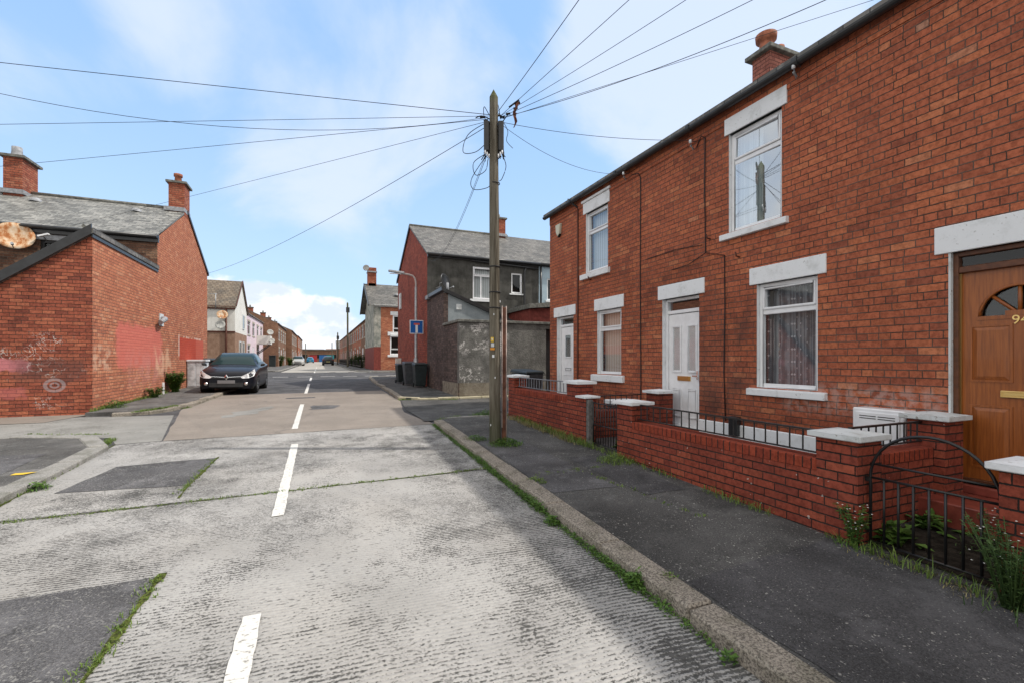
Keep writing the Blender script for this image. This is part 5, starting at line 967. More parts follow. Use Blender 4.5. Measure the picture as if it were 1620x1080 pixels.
# ================================================================ pole and wires
PX, PY = 2.62, 6.86
def pole(x, y, h, r0, r1, label, name='telegraph_pole', boxes=True):
    z0 = G(x, y); t = thing(name, (x, y, z0), label, 'pole'); b = B(); n = 14; rings = []
    N = 26
    for i in range(N+1):
        z = z0-.3+(h-z0+.3)*i/N; f = i/N; r = r0+(r1-r0)*f; ox = .02*mnoise.noise(Vector((0, 0, z*.4))); 
        rings.append([(x+ox-.03*f+(r*(1+.06*mnoise.noise(Vector((math.cos(2*math.pi*k/n)*1.5, math.sin(2*math.pi*k/n)*1.5, z*.7)))))*math.cos(2*math.pi*k/n), y+(r)*math.sin(2*math.pi*k/n), z) for k in range(n)])
    V = [q for rg in rings for q in rg]; F = [(i*n+k, i*n+(k+1) % n, (i+1)*n+(k+1) % n, (i+1)*n+k) for i in range(N) for k in range(n)]; b.mesh(V, F, 0, True)
    top = rings[-1]; c = len(V); b.mesh(top+[(x-.03, y, h+.13)], [(k, (k+1) % n, n) for k in range(n)], 0); b.build('shaft', MT['pole'], t); return t
TP = pole(PX, PY, 5.60, .098, .068, 'weathered wooden telegraph pole on the footway with cable boxes')
# conduit on the right-hand side of the pole, straps, plates
b = B(); dv = Vector((.92, -.39, 0)); 
c0 = Vector((PX, PY, 0))+dv*.13
b.box(c0.x-.025, c0.x+.035, c0.y-.03, c0.y+.03, .05, 2.22); b.build('conduit', MT['batten'], TP, bevel=.006)
b = B(); c1 = c0+dv*.045; b.tube([(c1.x, c1.y, .05), (c1.x, c1.y, 2.24)], .011, 6); c2 = c0-dv*.02+Vector((-.39, -.92, 0))*.04; b.tube([(c2.x, c2.y, .3), (c2.x, c2.y, 2.24)], .008, 6); b.build('conduit_edge', plain('pale pinkish conduit edge', (.42, .34, .31), .7, nz=.4), TP)
b = B()
for z in (2.2, 2.45, 2.86, 4.2): b.lathe((PX-.01, PY, z), [(.101-.005*z, 0), (.106-.005*z, .003), (.106-.005*z, .018), (.101-.005*z, .02)], 16)
b.build('strap', MT['cable'], TP)
fw = Vector((-.39, -.92, 0)); fs = Vector((.92, -.39, 0))
def plate(u, z, w_, h, m, name, dep=.100):
    b = B(); c = Vector((PX, PY, z))+fw*dep+fs*u; P = [c+fs*sx*w_/2+Vector((0, 0, sz*h/2)) for sx, sz in ((-1, -1), (1, -1), (1, 1), (-1, 1))]; b.prism(P, fw*.004); return b.build(name, m, TP)
plate(-.045, 1.70, .045, .075, MT['yellow'], 'number_plate'); plate(-.045, 1.705, .018, .03, MT['white_paint'], 'plate_mark', .106); plate(-.040, 1.615, .05, .06, MT['white_dirty'], 'notice'); plate(-.042, 1.555, .07, .035, MT['orange'], 'orange_tag'); plate(-.03, 1.44, .035, .045, MT['white_paint'], 'white_tag')
for (u, z) in ((-.02, 2.1), (.0, 1.1), (-.07, .35)): plate(u, z, .012, .03, MT['white_paint'], 'nail_tag', .102)
# cable boxes near the top
for s_, nm in ((-1, 'cable_box'), (1, 'cable_box')):
    b = B(); c = Vector((PX-.025, PY, 0))+fs*s_*.115
    q = [c+fs*a+fw*e for a, e in ((-.045, -.06), (.045, -.06), (.045, .06), (-.045, .06))]
    b.prism([p+Vector((0, 0, 4.72)) for p in q], (0, 0, .48)); o = b.build(nm, MT['black_plastic'], TP, bevel=.012)
    b = B(); rnd = random.Random(5+s_)
    for k in range(9):
        p0 = c+fs*rnd.uniform(-.05, .05)+fw*rnd.uniform(-.05, .06)+Vector((0, 0, 4.72)); b.tube([p0, p0+Vector((0, 0, -.05)), p0+fs*s_*rnd.uniform(-.02, .05)+Vector((0, 0, -rnd.uniform(.07, .14)))], .008, 5)
    b.build('cable_tail', MT['cable'], o)
    b = B()
    for k in range(3): p0 = c+fs*(s_*.02-.03*k*s_)+fw*.06+Vector((0, 0, 4.66-.03*k)); b.tube([p0, p0+Vector((0, 0, .06))], .012, 6)
    b.build('white_connector', MT['upvc'], o)
# drop loops
def loop(pts, r=.006): 
    P = [Vector(p) for p in pts]; out = []
    for i in range(len(P)-1):
        p0, p1, p2, p3 = P[max(i-1, 0)], P[i], P[i+1], P[min(i+2, len(P)-1)]
        for k in range(6):
            t = k/6; out.append(.5*((2*p1)+(-p0+p2)*t+(2*p0-5*p1+4*p2-p3)*t*t+(-p0+3*p1-3*p2+p3)*t**3))
    out.append(P[-1]); b = B(); b.tube(out, r, 5); b.build('cable_loop', MT['cable'], TP)
A = lambda u, z, e=0.: Vector((PX-.02, PY, z))+fs*u+fw*e
loop([A(-.12, 5.2), A(-.42, 5.0), A(-.5, 4.72), A(-.3, 4.72), A(-.13, 4.86)]); loop([A(-.12, 4.7), A(-.33, 4.55), A(-.3, 4.35), A(-.14, 4.42), A(-.1, 4.6)])
loop([A(-.1, 4.7), A(-.36, 4.3), A(-.33, 4.12), A(-.1, 4.15), A(-.05, 4.25)]); loop([A(.12, 4.7), A(.19, 4.5), A(.13, 4.3), A(.08, 4.25)]); loop([A(.1, 5.25), A(.05, 5.5), A(-.05, 5.3), A(-.16, 5.45), A(-.16, 5.28), A(-.08, 5.2)])
loop([A(.15, 5.2), A(.22, 5.05), A(.2, 4.9), A(.3, 4.78)], .005); loop([A(.07, 5.34), A(.16, 5.25), A(.13, 5.2), A(.22, 5.32)], .008); loop([A(-.07, 5.25), A(-.2, 5.3), A(-.3, 5.27)], .009)
b = B(); 
for u, z in ((.13, 5.28), (.22, 5.33), (-.2, 5.27), (-.14, 5.22), (.05, 5.3), (.34, 5.42)): p = A(u, z); b.tube([p-fs*.03, p+fs*.04+Vector((0, 0, .01))], .016, 6)
b.build('insulator', MT['cable'], TP)
tr = thing('caught_rag', (PX+.3, PY-.1, 5.45), 'torn reddish brown rag caught on the wires beside the pole top', 'rag')
b = B(); rnd = random.Random(3); base = A(.36, 5.52)
rows = []
for i in range(9):
    f = i/8; wv = .07*(1-f*.75)+.01; sh = .02*math.sin(i*1.3); rows.append([base+fs*(sh-.035*f+a*wv)+fw*(.03*math.sin(i*.9+a*3))+Vector((0, 0, -.42*f)) for a in (-.5, -.15, .2, .5)])
V = [p for r in rows for p in r]; b.mesh(V, [(i*4+k, i*4+k+1, i*4+k+5, i*4+k+4) for i in range(8) for k in range(3) if not (i in (1, 2) and k == 2)], 0); b.build('cloth', plain('reddish brown cloth', (.16, .06, .04), .9, nz=.6, sc=20.), tr, recalc=False)
b = B(); b.tube([A(.24, 5.44), A(.40, 5.56), A(.41, 5.50)], .014, 6); b.build('knot', MT['cable'], tr)
def wire(a, c, sag, label, r=.0065, n=40):
    a, c = Vector(a), Vector(c); b = B(); b.tube([a+(c-a)*(k/n)+Vector((0, 0, -4*sag*(k/n)*(1-k/n))) for k in range(n+1)], r*.62, 5)
    tag(b.build('overhead_wire', MT['cable']), label, 'wire', 'overhead wires from the telegraph pole')
TL, TR = A(-.07, 5.32), A(.07, 5.32)
def ext(p, q, f): p, q = Vector(p), Vector(q); return p+(q-p)*f
wire(TL, (-14.04, 12.45, 6.51), .02, 'overhead wire running highest to the left edge', .008)
wire(A(-.07, 5.30), (-16.89, 14.32, 4.6), .02, 'overhead wire to the left edge, second highest where it meets the frame', .006)
wire(A(-.1, 5.28), (-12.61, 9.54, 8.56), 1.88, 'overhead wire sagging low and crossing the others on the left', .006)
wire(A(-.08, 5.25), (-14.5, 18.1, 5.3), .02, 'overhead wire reaching the neighbour house left of the large chimney', .0065)
wire(A(-.08, 5.22), (-6.9, 18.0, 5.45), .01, 'overhead wire reaching the left corner house eaves', .006)
wire(A(-.09, 5.15), (-4.9, 25.5, 5.4), .28, 'overhead wire falling steeply left towards the corner house gable', .0085)
wire(A(-.10, 4.78), (4.2, 18.7, 5.45), .55, 'pair wire from the pole towards the black house, left strand', .006); wire(A(-.10, 4.72), (4.3, 18.7, 5.45), .5, 'pair wire from the pole towards the black house, right strand', .007)
wire(A(.07, 5.38), (3.81, -5.76, 8.4), .38, 'overhead wire rising most steeply from the pole over the street', .008)
wire(A(.1, 5.3), (7.06, -9.71, 7.33), .02, 'overhead wire second steepest from the pole to the upper edge', .0065)
wire(A(.1, 5.3), (5.58, -2.76, 5.58), .18, 'overhead wire third steepest from the pole to the upper edge', .0055)
wire(A(.1, 5.28), (9.33, -2.23, 7.45), .29, 'overhead wire fourth steepest from the pole to the upper edge', .0065)
wire(A(.1, 5.27), (6.95, -1.58, 5.59), .45, 'overhead wire fifth from the left, meeting the top edge near the chimney', .0065)
wire(A(.1, 5.25), (18.4, -4.1, 9.2), .02, 'faint overhead wire passing behind the pink chimney', .0055)
wire(A(.12, 5.2), (5.62, 5.72, 4.97), .08, 'short wire from the pole to the middle gutter bracket', .0065); wire(A(.12, 5.16), (5.62, 7.5, 5.08), .22, 'short slack wire from the pole to the farthest gutter bracket', .006)
for (x, y, h, lb) in ((3.15, 57, 7.9, 'wooden pole beyond the junction, nearest of the distant ones'), (2.95, 82, 5.7, 'thick distant pole beside the parked dark car'), (2.95, 118, 5.2, 'distant thin pole near the street end on the right'), (-2.9, 120, 5.0, 'distant thin pole near the street end on the left')):
    p_ = pole(x, y, h, .12, .095, lb)
    if h > 5.5: b = B(); b.box(x-.2, x+.2, y-.1, y+.1, h-1.1, h-.5); b.build('cable_box', MT['black_plastic'], p_)

# ---------------------------------------------------------------- lamp column with sign, small marker post
lx, ly = 3.84, 19.6; t = thing('street_lamp', (lx, ly, G(lx, ly)), 'slim grey street lamp with curved arm by the black house gable', 'street lamp')
b = B(); b.lathe((lx, ly, G(lx, ly)), [(.10, -.1), (.10, 1.2), (.06, 1.28), (.055, 4.3)], 12); b.build('column', MT['steel'], t)
b = B(); b.tube([(lx, ly, 4.3), (lx, ly, 4.62), (lx-.04, ly, 4.82), (lx-.14, ly, 4.93), (lx-.3, ly, 4.97), (lx-.62, ly, 5.0)], .04, 8); b.build('arm', plain('pinkish grey paint', (.42, .38, .37), .5), t)
b = B(); b.prism([(lx-.5, ly-.1, 4.97), (lx-.5, ly+.1, 4.97), (lx-1.15, ly+.07, 5.03), (lx-1.15, ly-.07, 5.03)], (0, 0, .09)); hd = b.build('head', MT['steel'], t, bevel=.015); b = B(); b.box(lx-1.1, lx-.62, ly-.06, ly+.06, 4.955, 4.975); b.build('lens', MT['upvc'], hd)
t = thing('road_sign', (lx, ly-.1, 2.8), 'square blue no-through-road sign with white stem and red bar on the lamp column', 'sign'); zs = 2.74; FS = Frame((lx, ly-.12, 0), (1, 0, 0), (0, -1, 0)); S_ = .29
b = B(); b.box(-S_, S_, 0, .02, zs-S_, zs+S_, FS); b.build('border', MT['white_paint'], t, bevel=.004); b = B(); b.box(-S_+.03, S_-.03, .02, .024, zs-S_+.03, zs+S_-.03, FS); b.build('blue_face', plain('sign blue', (.006, .10, .38), .45), t)
b = B(); b.box(-.05, .05, .024, .028, zs-S_+.04, zs+.08, FS); b.build('white_stem', MT['white_paint'], t); b = B(); b.box(-.12, .12, .024, .028, zs+.082, zs+.16, FS); b.build('red_bar', plain('sign red', (.55, .09, .06), .5), t)
t = thing('marker_post', (3.98, 25.2, G(4, 25)), 'small pale marker box on a thin post beyond the bins', 'post'); b = B(); b.box(3.93, 4.01, 25.1, 25.18, .1, 1.15); b.build('shaft', MT['brown_pipe'], t); b = B(); b.box(3.82, 4.12, 25.05, 25.2, 1.1, 1.42); b.build('box', MT['cream_render'], t, bevel=.01)

MT['screen_glass'] = M('tinted car screen').pbr((.010, .03, .034), .12, .25)
# ---------------------------------------------------------------- cars
def catmull(P, n):
    out = []; L = len(P)
    for i in range(L-1):
        p0, p1, p2, p3 = P[max(i-1, 0)], P[i], P[i+1], P[min(i+2, L-1)]
        for k in range(n):
            t = k/n; out.append([.5*(2*b_+(-a_+c_)*t+(2*a_-5*b_+4*c_-d_)*t*t+(-a_+3*b_-3*c_+d_)*t**3) for a_, b_, c_, d_ in zip(p0, p1, p2, p3)])
    out.append(list(P[-1])); return out
def carpaint(name, c):
    m = M(name); return m.pbr(c, .35, .2, .0, None, .28)
def make_car(label, paint):
    t = thing('parked_car', (0, 0, 0), label, 'car')
    # stations: y, half width, sill z, shoulder z, top z, top half width
    ST = [(0.00, .50, .24, .56, .66, .42), (.05, .70, .20, .62, .73, .56), (.20, .81, .18, .70, .81, .64), (.50, .855, .18, .78, .90, .66), (.85, .865, .18, .85, .945, .67), (1.12, .865, .18, .88, .975, .68),
          (1.45, .865, .18, .92, 1.20, .60), (1.80, .865, .18, .93, 1.375, .555), (2.15, .865, .18, .945, 1.445, .54), (2.65, .868, .18, .96, 1.45, .53), (3.15, .868, .19, .985, 1.41, .51), (3.55, .86, .20, 1.0, 1.33, .49), (3.80, .84, .22, .98, 1.13, .50), (3.98, .78, .26, .90, .98, .52), (4.06, .64, .32, .74, .84, .46)]
    sec = catmull(ST, 5); rows = []
    for (y, w_, zb, zs, zt, wt) in sec:
        ctl = [(w_*.90, zb), (w_*.985, zb+.12), (w_, (zb+zs)/2), (w_*.985, zs-.04), (w_*.93, zs+.02), (wt+.03, zt-.05) if zt-zs > .2 else (wt+.05, zt-.035), (wt*.72, zt-.008), (wt*.35, zt), (0, zt+.002)]
        pr = catmull(ctl, 3); rows.append([(x, y, z) for x, z in pr])
    nr, nc = len(rows), len(rows[0]); wheels = [(.78, .31), (3.28, .31)]; wr = .345
    def grid(b, i0, i1, j0, j1, off=0., mirror=True, mi=0, holes=False):
        for sgn in ((1, -1) if mirror else (1,)):
            idx = {}; V = []
            for i in range(i0, i1+1):
                for j in range(j0, j1+1):
                    p = Vector(rows[i][j]); a = Vector(rows[min(i+1, nr-1)][j])-Vector(rows[max(i-1, 0)][j]); c = Vector(rows[i][min(j+1, nc-1)])-Vector(rows[i][max(j-1, 0)])
                    nn = a.cross(c).normalized(); 
                    if nn.dot(Vector((p.x, 0, p.z-.6))) < 0: nn = -nn
                    p = p+nn*off; idx[i, j] = len(V); V.append((p.x*sgn, p.y, p.z))
            F = []
            for i in range(i0, i1):
                for j in range(j0, j1):
                    c = (Vector(rows[i][j])+Vector(rows[i+1][j+1]))/2
                    if holes and any((c.y-wy)**2+(c.z-wz)**2 < wr**2 for wy, wz in wheels) and c.x > .6: continue
                    F.append((idx[i, j], idx[i+1, j], idx[i+1, j+1], idx[i, j+1]))
            b.mesh(V, F, mi, True)
    b = B(); grid(b, 0, nr-1, 0, nc-1, holes=True)
    for e in (0, nr-1):
        L = [rows[e][j] for j in range(nc)]; b.face(L+[(-x, y, z) for x, y, z in L[::-1][1:]])
    b.build('body', paint, t)
    b = B(); b.box(-.78, .78, .15, 3.95, .19, .26); b.build('underbody', MT['dark'], t)
    si = lambda k: k*5
    j_sh, j_rf = 12, 15    # shoulder (ctl 4), roof edge (ctl 5)
    b = B(); grid(b, si(5)+1, si(7)+2, j_rf, nc-1, .006); b.build('windscreen', MT['screen_glass'], t); b = B(); grid(b, si(11)+2, si(12)+4, j_rf+1, nc-1, .006); b.build('rear_window', MT['screen_glass'], t)
    for k, (a, c) in enumerate(((si(6)+2, si(8)+4), (si(9)+0, si(10)+4))): b = B(); grid(b, a, c, j_sh+1, j_rf-0, .006); b.build('side_window', MT['screen_glass'], t)
    # solid dark cabin behind the glass is part of the body shell; headlights
    for sgn in (1, -1):
        b = B(); P = [(.42, -.0, .60), (.60, .02, .70), (.76, .16, .81), (.80, .36, .87), (.83, .34, .74), (.81, .14, .62), (.66, .01, .555), (.48, -.02, .55)]
        b.prism([(x*sgn, y-.015, z) for x, y, z in P], (0.0, .05, -.0)); b.build('headlight', MT['headlamp'], t, bevel=.0)
        b = B(); b.lathe((.59*sgn, -.012 if False else .0, .36), [(.0, -.03), (.055, -.028), (.06, .05)], 14, 'y'); b.build('fog_light', MT['chrome'], t)
        b = B(); b.prism([(x*sgn, y, z) for x, y, z in ((.06, -.012, .575), (.46, -.004, .605), (.46, -.004, .625), (.06, -.012, .60))], (0, -.012, 0)); b.build('grille_trim', MT['chrome'], t)
        b = B(); b.prism([(sgn*.86, 1.30, .94), (sgn*1.0, 1.28, .97), (sgn*1.02, 1.28, 1.06), (sgn*.88, 1.30, 1.05)], (0, .14, 0)); b.build('wing_mirror', MT['black_plastic'], t, bevel=.02)
        b = B(); P = [(.62, 4.05, .82), (.80, 3.93, .84), (.83, 3.80, .98), (.72, 3.95, .97)]; b.prism([(x*sgn, y, z) for x, y, z in P], (sgn*.02, .03, 0)); b.build('tail_light', plain('red lamp', (.35, .01, .01), .2, .5), t)
    b = B(); b.box(-.46, .46, -.012, .01, .545, .585); b.box(-.50, .50, -.014, .01, .26, .40); b.build('grille', MT['black_plastic'], t)
    b = B(); c = (0, -.035, .585); o_ = [(0, .10), (.065, 0), (0, -.10), (-.065, 0)]; i_ = [(0, .055), (.032, 0), (0, -.055), (-.032, 0)]
    V = [(x, -.03, .585+z) for x, z in o_]+[(x, -.04, .585+z) for x, z in i_]+[(x, -.0, .585+z) for x, z in o_]; b.mesh(V, [(k, (k+1) % 4, 4+(k+1) % 4, 4+k) for k in range(4)]+[(k, (k+1) % 4, 8+(k+1) % 4, 8+k) for k in range(4)]); b.build('badge', MT['chrome'], t)
    b = B(); b.box(-.26, .26, -.03, -.013, .40-.03, .48); b.build('number_plate', plain('grey plate', (.20, .20, .21), .6), t, bevel=.006); b = B(); b.box(-.26, .26, 4.06, 4.085, .52, .63); b.build('number_plate', plain('rear plate', (.5, .45, .2), .6), t)
    for wy, wz in wheels:
        for sgn in (1, -1):
            b = B(); prof = [(.20, -.10), (.29, -.105), (.31, -.07), (.31, .07), (.29, .105), (.20, .10)]; b.lathe((sgn*.76, wy, wz), prof, 24, 'x'); tyre = b.build('wheel', MT['rubber'], t)
            b = B(); x1 = sgn*.865; b.lathe((sgn*.76, wy, wz), [(.215, sgn*.10), (.20, sgn*.075), (.05, sgn*.08)], 20, 'x')
            for k in range(5):
                a = 2*math.pi*k/5+.3; d_ = Vector((0, math.cos(a), math.sin(a))); e_ = Vector((0, -math.sin(a), math.cos(a))); c_ = Vector((sgn*.845, wy, wz)); P = [c_+d_*.02+e_*.035, c_+d_*.205+e_*.025, c_+d_*.205-e_*.025, c_+d_*.02-e_*.035]; b.prism(P, (sgn*.02, 0, 0))
            b.build('rim', MT['chrome'], tyre)
            b = B(); b.lathe((sgn*.70, wy, wz), [(.34, .10*sgn), (.34, -.15*sgn), (0, -.15*sgn)], 20, 'x'); b.build('arch_liner', MT['dark'], t)
    return t
hl = M('headlamp glass'); MT['headlamp'] = hl.pbr(hl.mix(hl.sm(hl.noise(hl.pos(), 9., 2.), .4, .6), (.5, .52, .55), (.88, .89, .9)), .2, .6, .0, coat=1.)
car = make_car('black hatchback parked half on the pavement, facing the camera', carpaint('black car paint', (.006, .007, .012)))
car.location = (-2.92, 18.15, G(-2.9, 19.5)+.02); car.rotation_euler = (0, R(0.8), R(-1.0))
def car_copy(x, y, rz, label, name, c):
    k = copy_tree(car); k.location = (x, y, G(x, y)+.005); k.rotation_euler = (0, 0, rz); k['label'] = label; k['group'] = 'cars parked along the street'
    pm = carpaint(name, c)
    for o in bpy.data.objects:
        if o.parent == k and o.name.startswith('body'): o.material_slots[0].link = 'OBJECT'; o.material_slots[0].material = pm
car['group'] = 'cars parked along the street'
car_copy(-2.9, 74.5, 0, 'silver car parked on the left beyond the junction', 'silver car paint', (.42, .43, .42)); car_copy(1.35, 81, R(180), 'dark car parked on the right beyond the junction', 'dark car paint', (.015, .016, .018)); car_copy(-2.0, 128, R(180), 'bright blue car far down the street', 'blue car paint', (.03, .20, .36))
bpy.context.view_layer.update()

# ---------------------------------------------------------------- vegetation
def blade(b, p, h, wd, lean, rnd):
    a = rnd.uniform(0, 6.283); d = Vector((math.cos(a), math.sin(a), 0)); s = Vector((-d.y, d.x, 0))*wd; p = Vector(p); q = p+d*lean*.35+Vector((0, 0, h*.6)); e = p+d*lean+Vector((0, 0, h*(.95 if lean < h else .6)))
    b.face([p-s, p+s, q+s*.7, q-s*.7]); b.face([q-s*.7, q+s*.7, e])
def leaf(b, p, L, wd, rnd, up=.3):
    a = rnd.uniform(0, 6.283); el = rnd.uniform(-.3, 1.)*up*2; d = Vector((math.cos(a)*math.cos(el), math.sin(a)*math.cos(el), math.sin(el))); s = d.cross(Vector((0, 0, 1))).normalized()*wd; p = Vector(p); n_ = s.cross(d).normalized()*L*.12
    b.face([p, p+d*L*.4+s+n_, p+d*L, p+d*L*.4-s+n_])
def tuft(b, x, y, z, r, h, n, rnd):
    for _ in range(n):
        a = rnd.uniform(0, 6.283); q = r*math.sqrt(rnd.random()); blade(b, (x+q*math.cos(a), y+q*math.sin(a), z), h*rnd.uniform(.4, 1.1), rnd.uniform(.002, .0045), h*rnd.uniform(.1, 1.), rnd)
def herb(b, x, y, z, r, h, n, L, rnd):
    for _ in range(n):
        a = rnd.uniform(0, 6.283); q = r*math.sqrt(rnd.random()); f = rnd.random(); leaf(b, (x+q*math.cos(a)*(1-.4*f), y+q*math.sin(a)*(1-.4*f), z+h*f*(1-q/r*.5)), L*rnd.uniform(.5, 1.2), L*rnd.uniform(.16, .3), rnd)
rnd = random.Random(11)
def kx(y):
    for (x0, y0), (x1, y1) in zip(KR, KR[1:]):
        if y0 <= y <= y1: return x0+(x1-x0)*(y-y0)/(y1-y0)
    return 2.2
# green strip at the foot of the right kerb: stuff
b = B(); y = 1.2
while y < 9.5:
    dens = .6+1.5*mnoise.noise(Vector((y*1.1, 3.3, 0)))+(.9 if 4.0 < y < 6.2 else 0)+(.5 if 2.2 < y < 3 else 0)
    if dens > .35: 
        for _ in range(int(10*dens)): yy = y+rnd.uniform(-.05, .05); xx = kx(yy)-abs(rnd.gauss(0, .025)); herb(b, xx, yy, G(xx, yy)+.005, .04, .045*dens+.015, 3, .034, rnd)
        tuft(b, kx(y)-.02, y, G(2, y), .04, .05*dens+.01, int(7*dens), rnd)
    y += .06
tag(b.build('kerb_weeds', MT['leaf'], recalc=False), 'green weeds growing in the gutter along the right kerb', 'weeds', kind='stuff')
b = B(); y = 1.5
while y < 9.6:
    d_ = .55+.8*mnoise.noise(Vector((y*1.3, 8.3, 0)))+(.8 if 6 < y < 9 else 0)
    if d_ > .4: tuft(b, WX-.05-rnd.random()*.05*d_, y, gz(3.9, y), .06, .06+.06*d_, int(14*d_), rnd); herb(b, WX-.04, y, gz(3.9, y), .04, .04+.03*d_, int(6*d_), .028, rnd)
    y += .075
tag(b.build('wall_weeds', MT['grass'], recalc=False), 'grass and weeds along the foot of the garden walls', 'weeds', kind='stuff')
b = B()
for _ in range(70): y = rnd.uniform(6.2, 9.3); tuft(b, WX-.10-rnd.random()*.12, y, gz(3.9, y), .06, .10, 8, rnd)
for _ in range(9): y = rnd.uniform(1.3, 2.3); tuft(b, WX-.06-rnd.random()*.12, y, gz(3.9, y), .09, .035, 12, rnd)
tag(b.build('dry_grass', MT['dry'], recalc=False), 'dry straw coloured grass at the foot of the garden walls', 'grass', kind='stuff')
b = B()
for x0, y0, x1, y1, n, h in ((-2.9, 5.56, 2.0, 5.76, 260, .018), (-1.03, 3.9, -1.06, 2.7, 70, .03), (-1.35, 7.6, -1.4, 6.0, 60, .028), (-2.95, 6.0, -2.95, 7.4, 60, .05), (-2.95, 7.5, -3.2, 9.7, 260, .05), (-3.2, 9.7, -4.5, 10.2, 50, .03), (2.4, 5.0, 3.8, 5.05, 40, .02), (3.0, 5.2, 3.3, 3.2, 35, .025), (-3.9, 12.9, -3.1, 14.4, 200, .05), (2.3, 14.35, 4.0, 13.8, 220, .06), (2.3, 9.45, 2.9, 9.85, 260, .09), (-4.8, 13.4, -4.75, 18.8, 240, .10)):
    for _ in range(n): 
        f = rnd.random(); x = x0+(x1-x0)*f+rnd.gauss(0, .025); y = y0+(y1-y0)*f+rnd.gauss(0, .025); onp = (x > 2.45 and y < 9.4) or x < -3.3
        tuft(b, x, y, G(x, y)+(.085 if onp else .005), .03, h*rnd.uniform(.5, 1.4), 7, rnd)
tag(b.build('joint_grass', MT['grass'], recalc=False), 'moss green grass growing from the joints of the road and path', 'grass', kind='stuff')
def plant(name, label, x, y, z, r, h, n, L, m='leaf', grass=0, flowers=0, stems=0, group=None):
    t = thing(name, (x, y, z), label, 'plant', group); b = B()
    if stems:
        bs = B()
        for k in range(stems):
            a = rnd.uniform(0, 6.283); q = r*rnd.uniform(.3, 1.); e = Vector((x+q*math.cos(a), y+q*math.sin(a), z+h*rnd.uniform(.6, 1.))); s0 = Vector((x+q*.2*math.cos(a), y+q*.2*math.sin(a), z)); mid = (s0+e)/2+Vector((0, 0, h*.12)); P = [s0, mid, e]; bs.tube(P, .004, 4, .0015)
            for i in range(int(n/stems)):
                f = rnd.random(); p = (s0+(mid-s0)*f*2) if f < .5 else (mid+(e-mid)*(f-.5)*2); leaf(b, p, L*rnd.uniform(.5, 1.2), L*rnd.uniform(.14, .26), rnd)
        bs.build('stem', MT['leaf_dark'], t)
    else: herb(b, x, y, z, r, h, n, L, rnd)
    if grass: tuft(b, x, y, z, r*1.2, min(h*.6, .09), grass, rnd)
    b.build('foliage', MT[m], t, recalc=False)
    if flowers:
        b = B()
        for k in range(flowers): a = rnd.uniform(0, 6.283); q = r*rnd.random(); p = Vector((x+q*math.cos(a), y+q*math.sin(a), z+h*rnd.uniform(.35, 1.))); b.lathe(p, [(0, 0), (.008, .004), (0, .007)], 5)
        b.build('flower', MT['flower'], t)
plant('weed_clump', 'bright green weed clump at the foot of the telegraph pole', PX+.12, PY-.14, gz(2.6, 6.8), .26, .13, 520, .045, grass=260)
plant('weed_clump', 'weed clump behind the kerb left of the pole', 2.42, 7.25, gz(2.5, 7.2), .2, .09, 200, .04, grass=140)
plant('flowering_weed', 'white flowered weed at the left foot of the arched gate', WX-.02, 2.28, gz(3.9, 2.3), .13, .36, 420, .04, 'leaf', 60, 26, 16)
plant('flowering_weed', 'tall feathery weed against the brick pier at the right edge', WX-.08, 1.36, gz(3.9, 1.3), .24, .55, 1500, .035, 'leaf_dark', 60, 34, 60)
plant('broad_leaf_plant', 'broad leaved plant behind the arched gate, left', 4.35, 2.2, gz(4.3, 2.2), .16, .16, 60, .15, 'leaf'); plant('broad_leaf_plant', 'broad leaved plant behind the arched gate near the wall', 4.95, 2.25, gz(4.9, 2.2), .15, .15, 50, .13, 'leaf')
plant('trailing_weed', 'trailing white flowered weed behind the gate by the red step', 4.75, 1.75, gz(4.7, 1.7), .22, .38, 420, .035, 'leaf_dark', 40, 30, 14); plant('weed_clump', 'small weed by the red tile step', 5.15, 2.0, gz(5.1, 2.), .08, .12, 70, .04)
plant('weed_clump', 'large weed in the gutter, nearest the camera', 2.02, 2.55, gz(2.0, 2.55, .0), .09, .13, 170, .05, grass=60); plant('weed_clump', 'small weed on the kerb top near the camera', 2.17, 2.42, gz(2.1, 2.4), .07, .05, 50, .03, 'grass', grass=90)
plant('weed_clump', 'single leafy weed in the gutter at the lower right', 1.98, 1.75, gz(2.0, 1.75, .0), .04, .08, 40, .04); plant('weed_clump', 'leafy gutter weed halfway between the pole and the camera', 2.0, 3.75, gz(2.0, 3.75, .0), .07, .09, 110, .05, grass=30)
plant('weed_clump', 'grass tuft on the kerb edge between pole and camera', 2.30, 4.75, gz(2.2, 4.7), .12, .07, 60, .03, 'grass', grass=200)
plant('weed_clump', 'green weeds at the corner of the garden wall by the second gate', 3.75, 5.2, gz(3.8, 5.2), .22, .13, 200, .035, 'grass', grass=280); plant('weed_clump', 'leafy weed behind the small barred gate', 4.3, 5.8, gz(4.2, 5.8), .14, .18, 130, .07)
plant('weed_clump', 'weed growing in the left kerb near the yellow scrap', -2.88, 6.7, gz(-2.9, 6.7, .0), .12, .10, 180, .045, grass=60); plant('shrub', 'green shrub against the sunlit wall beside the cabinet', -4.6, 19.15, gz(-4.6, 19), .34, .72, 3000, .10, 'leaf', 0, 0, 60)
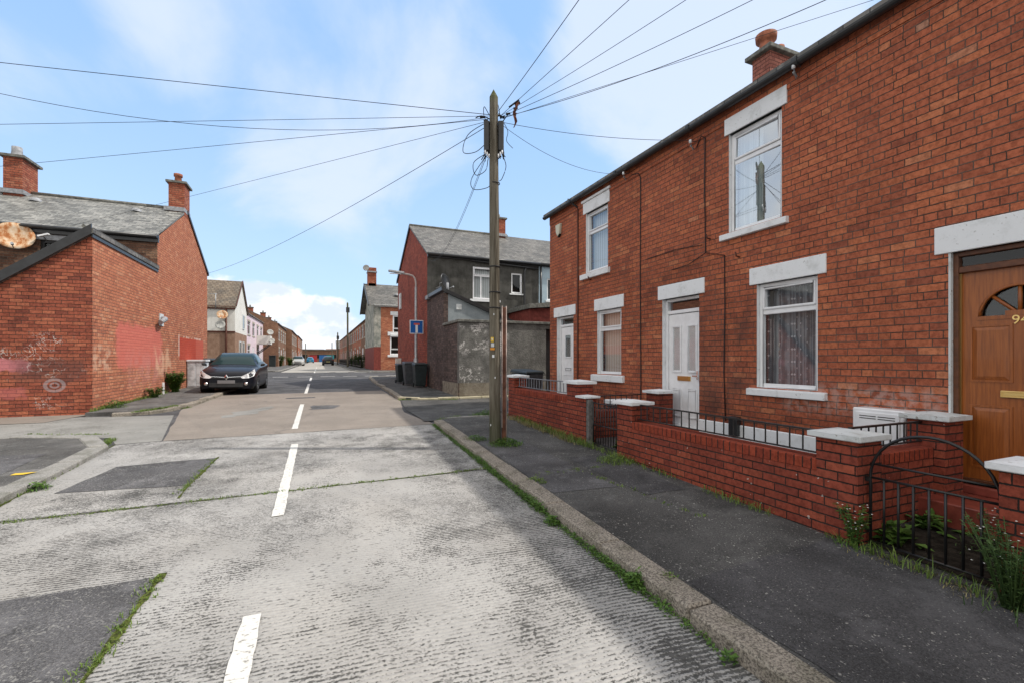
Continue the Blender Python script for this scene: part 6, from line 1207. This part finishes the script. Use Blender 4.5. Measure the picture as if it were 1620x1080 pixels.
plant('shrub', 'low spreading weeds under the sunlit wall', -4.6, 17.0, gz(-4.6, 17), .28, .32, 600, .08, 'leaf', 60, 0, 20); plant('shrub', 'small weeds at the corner foot of the outhouse', -4.65, 14.2, gz(-4.6, 14), .25, .22, 300, .06, 'leaf', 80)
plant('weed_clump', 'weeds sprouting by the alley kerb behind the pole', 3.6, 10.0, gz(3.6, 10, .02), .35, .18, 500, .05, 'leaf', 300); plant('weed_clump', 'weed by the white door step', 5.45, 6.35, gz(5.4, 6.3), .08, .15, 60, .05)
for k, (x, y, s, lb) in enumerate([(4.2, 51, 1.2, 'dark hedge by the first far right house'), (4.2, 56, 1.1, 'dark hedge by the second far right house'), (4.1, 62, 1.0, 'dark hedge by the third far right house'), (-4.6, 66, 1.1, 'pale green bush by the brown house on the left'), (-3.8, 72, .9, 'small bush next to the silver car')]):
    plant('hedge', lb, x, y, gz(x, y), .6*s, 1.3*s, 900, .22, 'leaf_dark' if k < 3 else 'leaf', 0, 0, 24, 'far garden hedges')
t = thing('garden_fence', (4.1, 60, .4), 'dark low fence along the far right gardens', 'fence'); b = B()
for k in range(60): b.box(3.95, 4.0, 49+k*.9, 49.12+k*.9, .4, 1.35)
b.box(3.94, 4.01, 49, 103, 1.2, 1.28); b.box(3.94, 4.01, 49, 103, .6, .68); b.build('railing', MT['black_iron'], t)
t = thing('wheelie_bins_far', (-5, 63, .4), 'dark bin by the brown house beyond the pink ones', 'bin'); t.name = 'wheelie_bin'; b = B(); b.box(-5.6, -4.9, 62.6, 63.3, .4, 1.7); b.build('body', MT['bin'], t, bevel=.05); b = B(); b.box(-5.65, -4.85, 62.5, 63.35, 1.7, 1.82); b.build('lid', MT['bin'], t, bevel=.04)
# litter
t = B(); t.face([(-3.33, 7.20, gz(-3.3, 7.2, .074)), (-3.20, 7.17, gz(-3.3, 7.2, .078)), (-3.10, 7.24, gz(-3.3, 7.2, .085)), (-3.16, 7.28, gz(-3.3, 7.2, .078)), (-3.31, 7.26, gz(-3.3, 7.2, .082))]); o = t.build('litter', MT['yellow']); tag(o, 'scrap of yellow litter on the left pavement kerb', 'litter')
for m_ in bpy.data.materials:
    pass
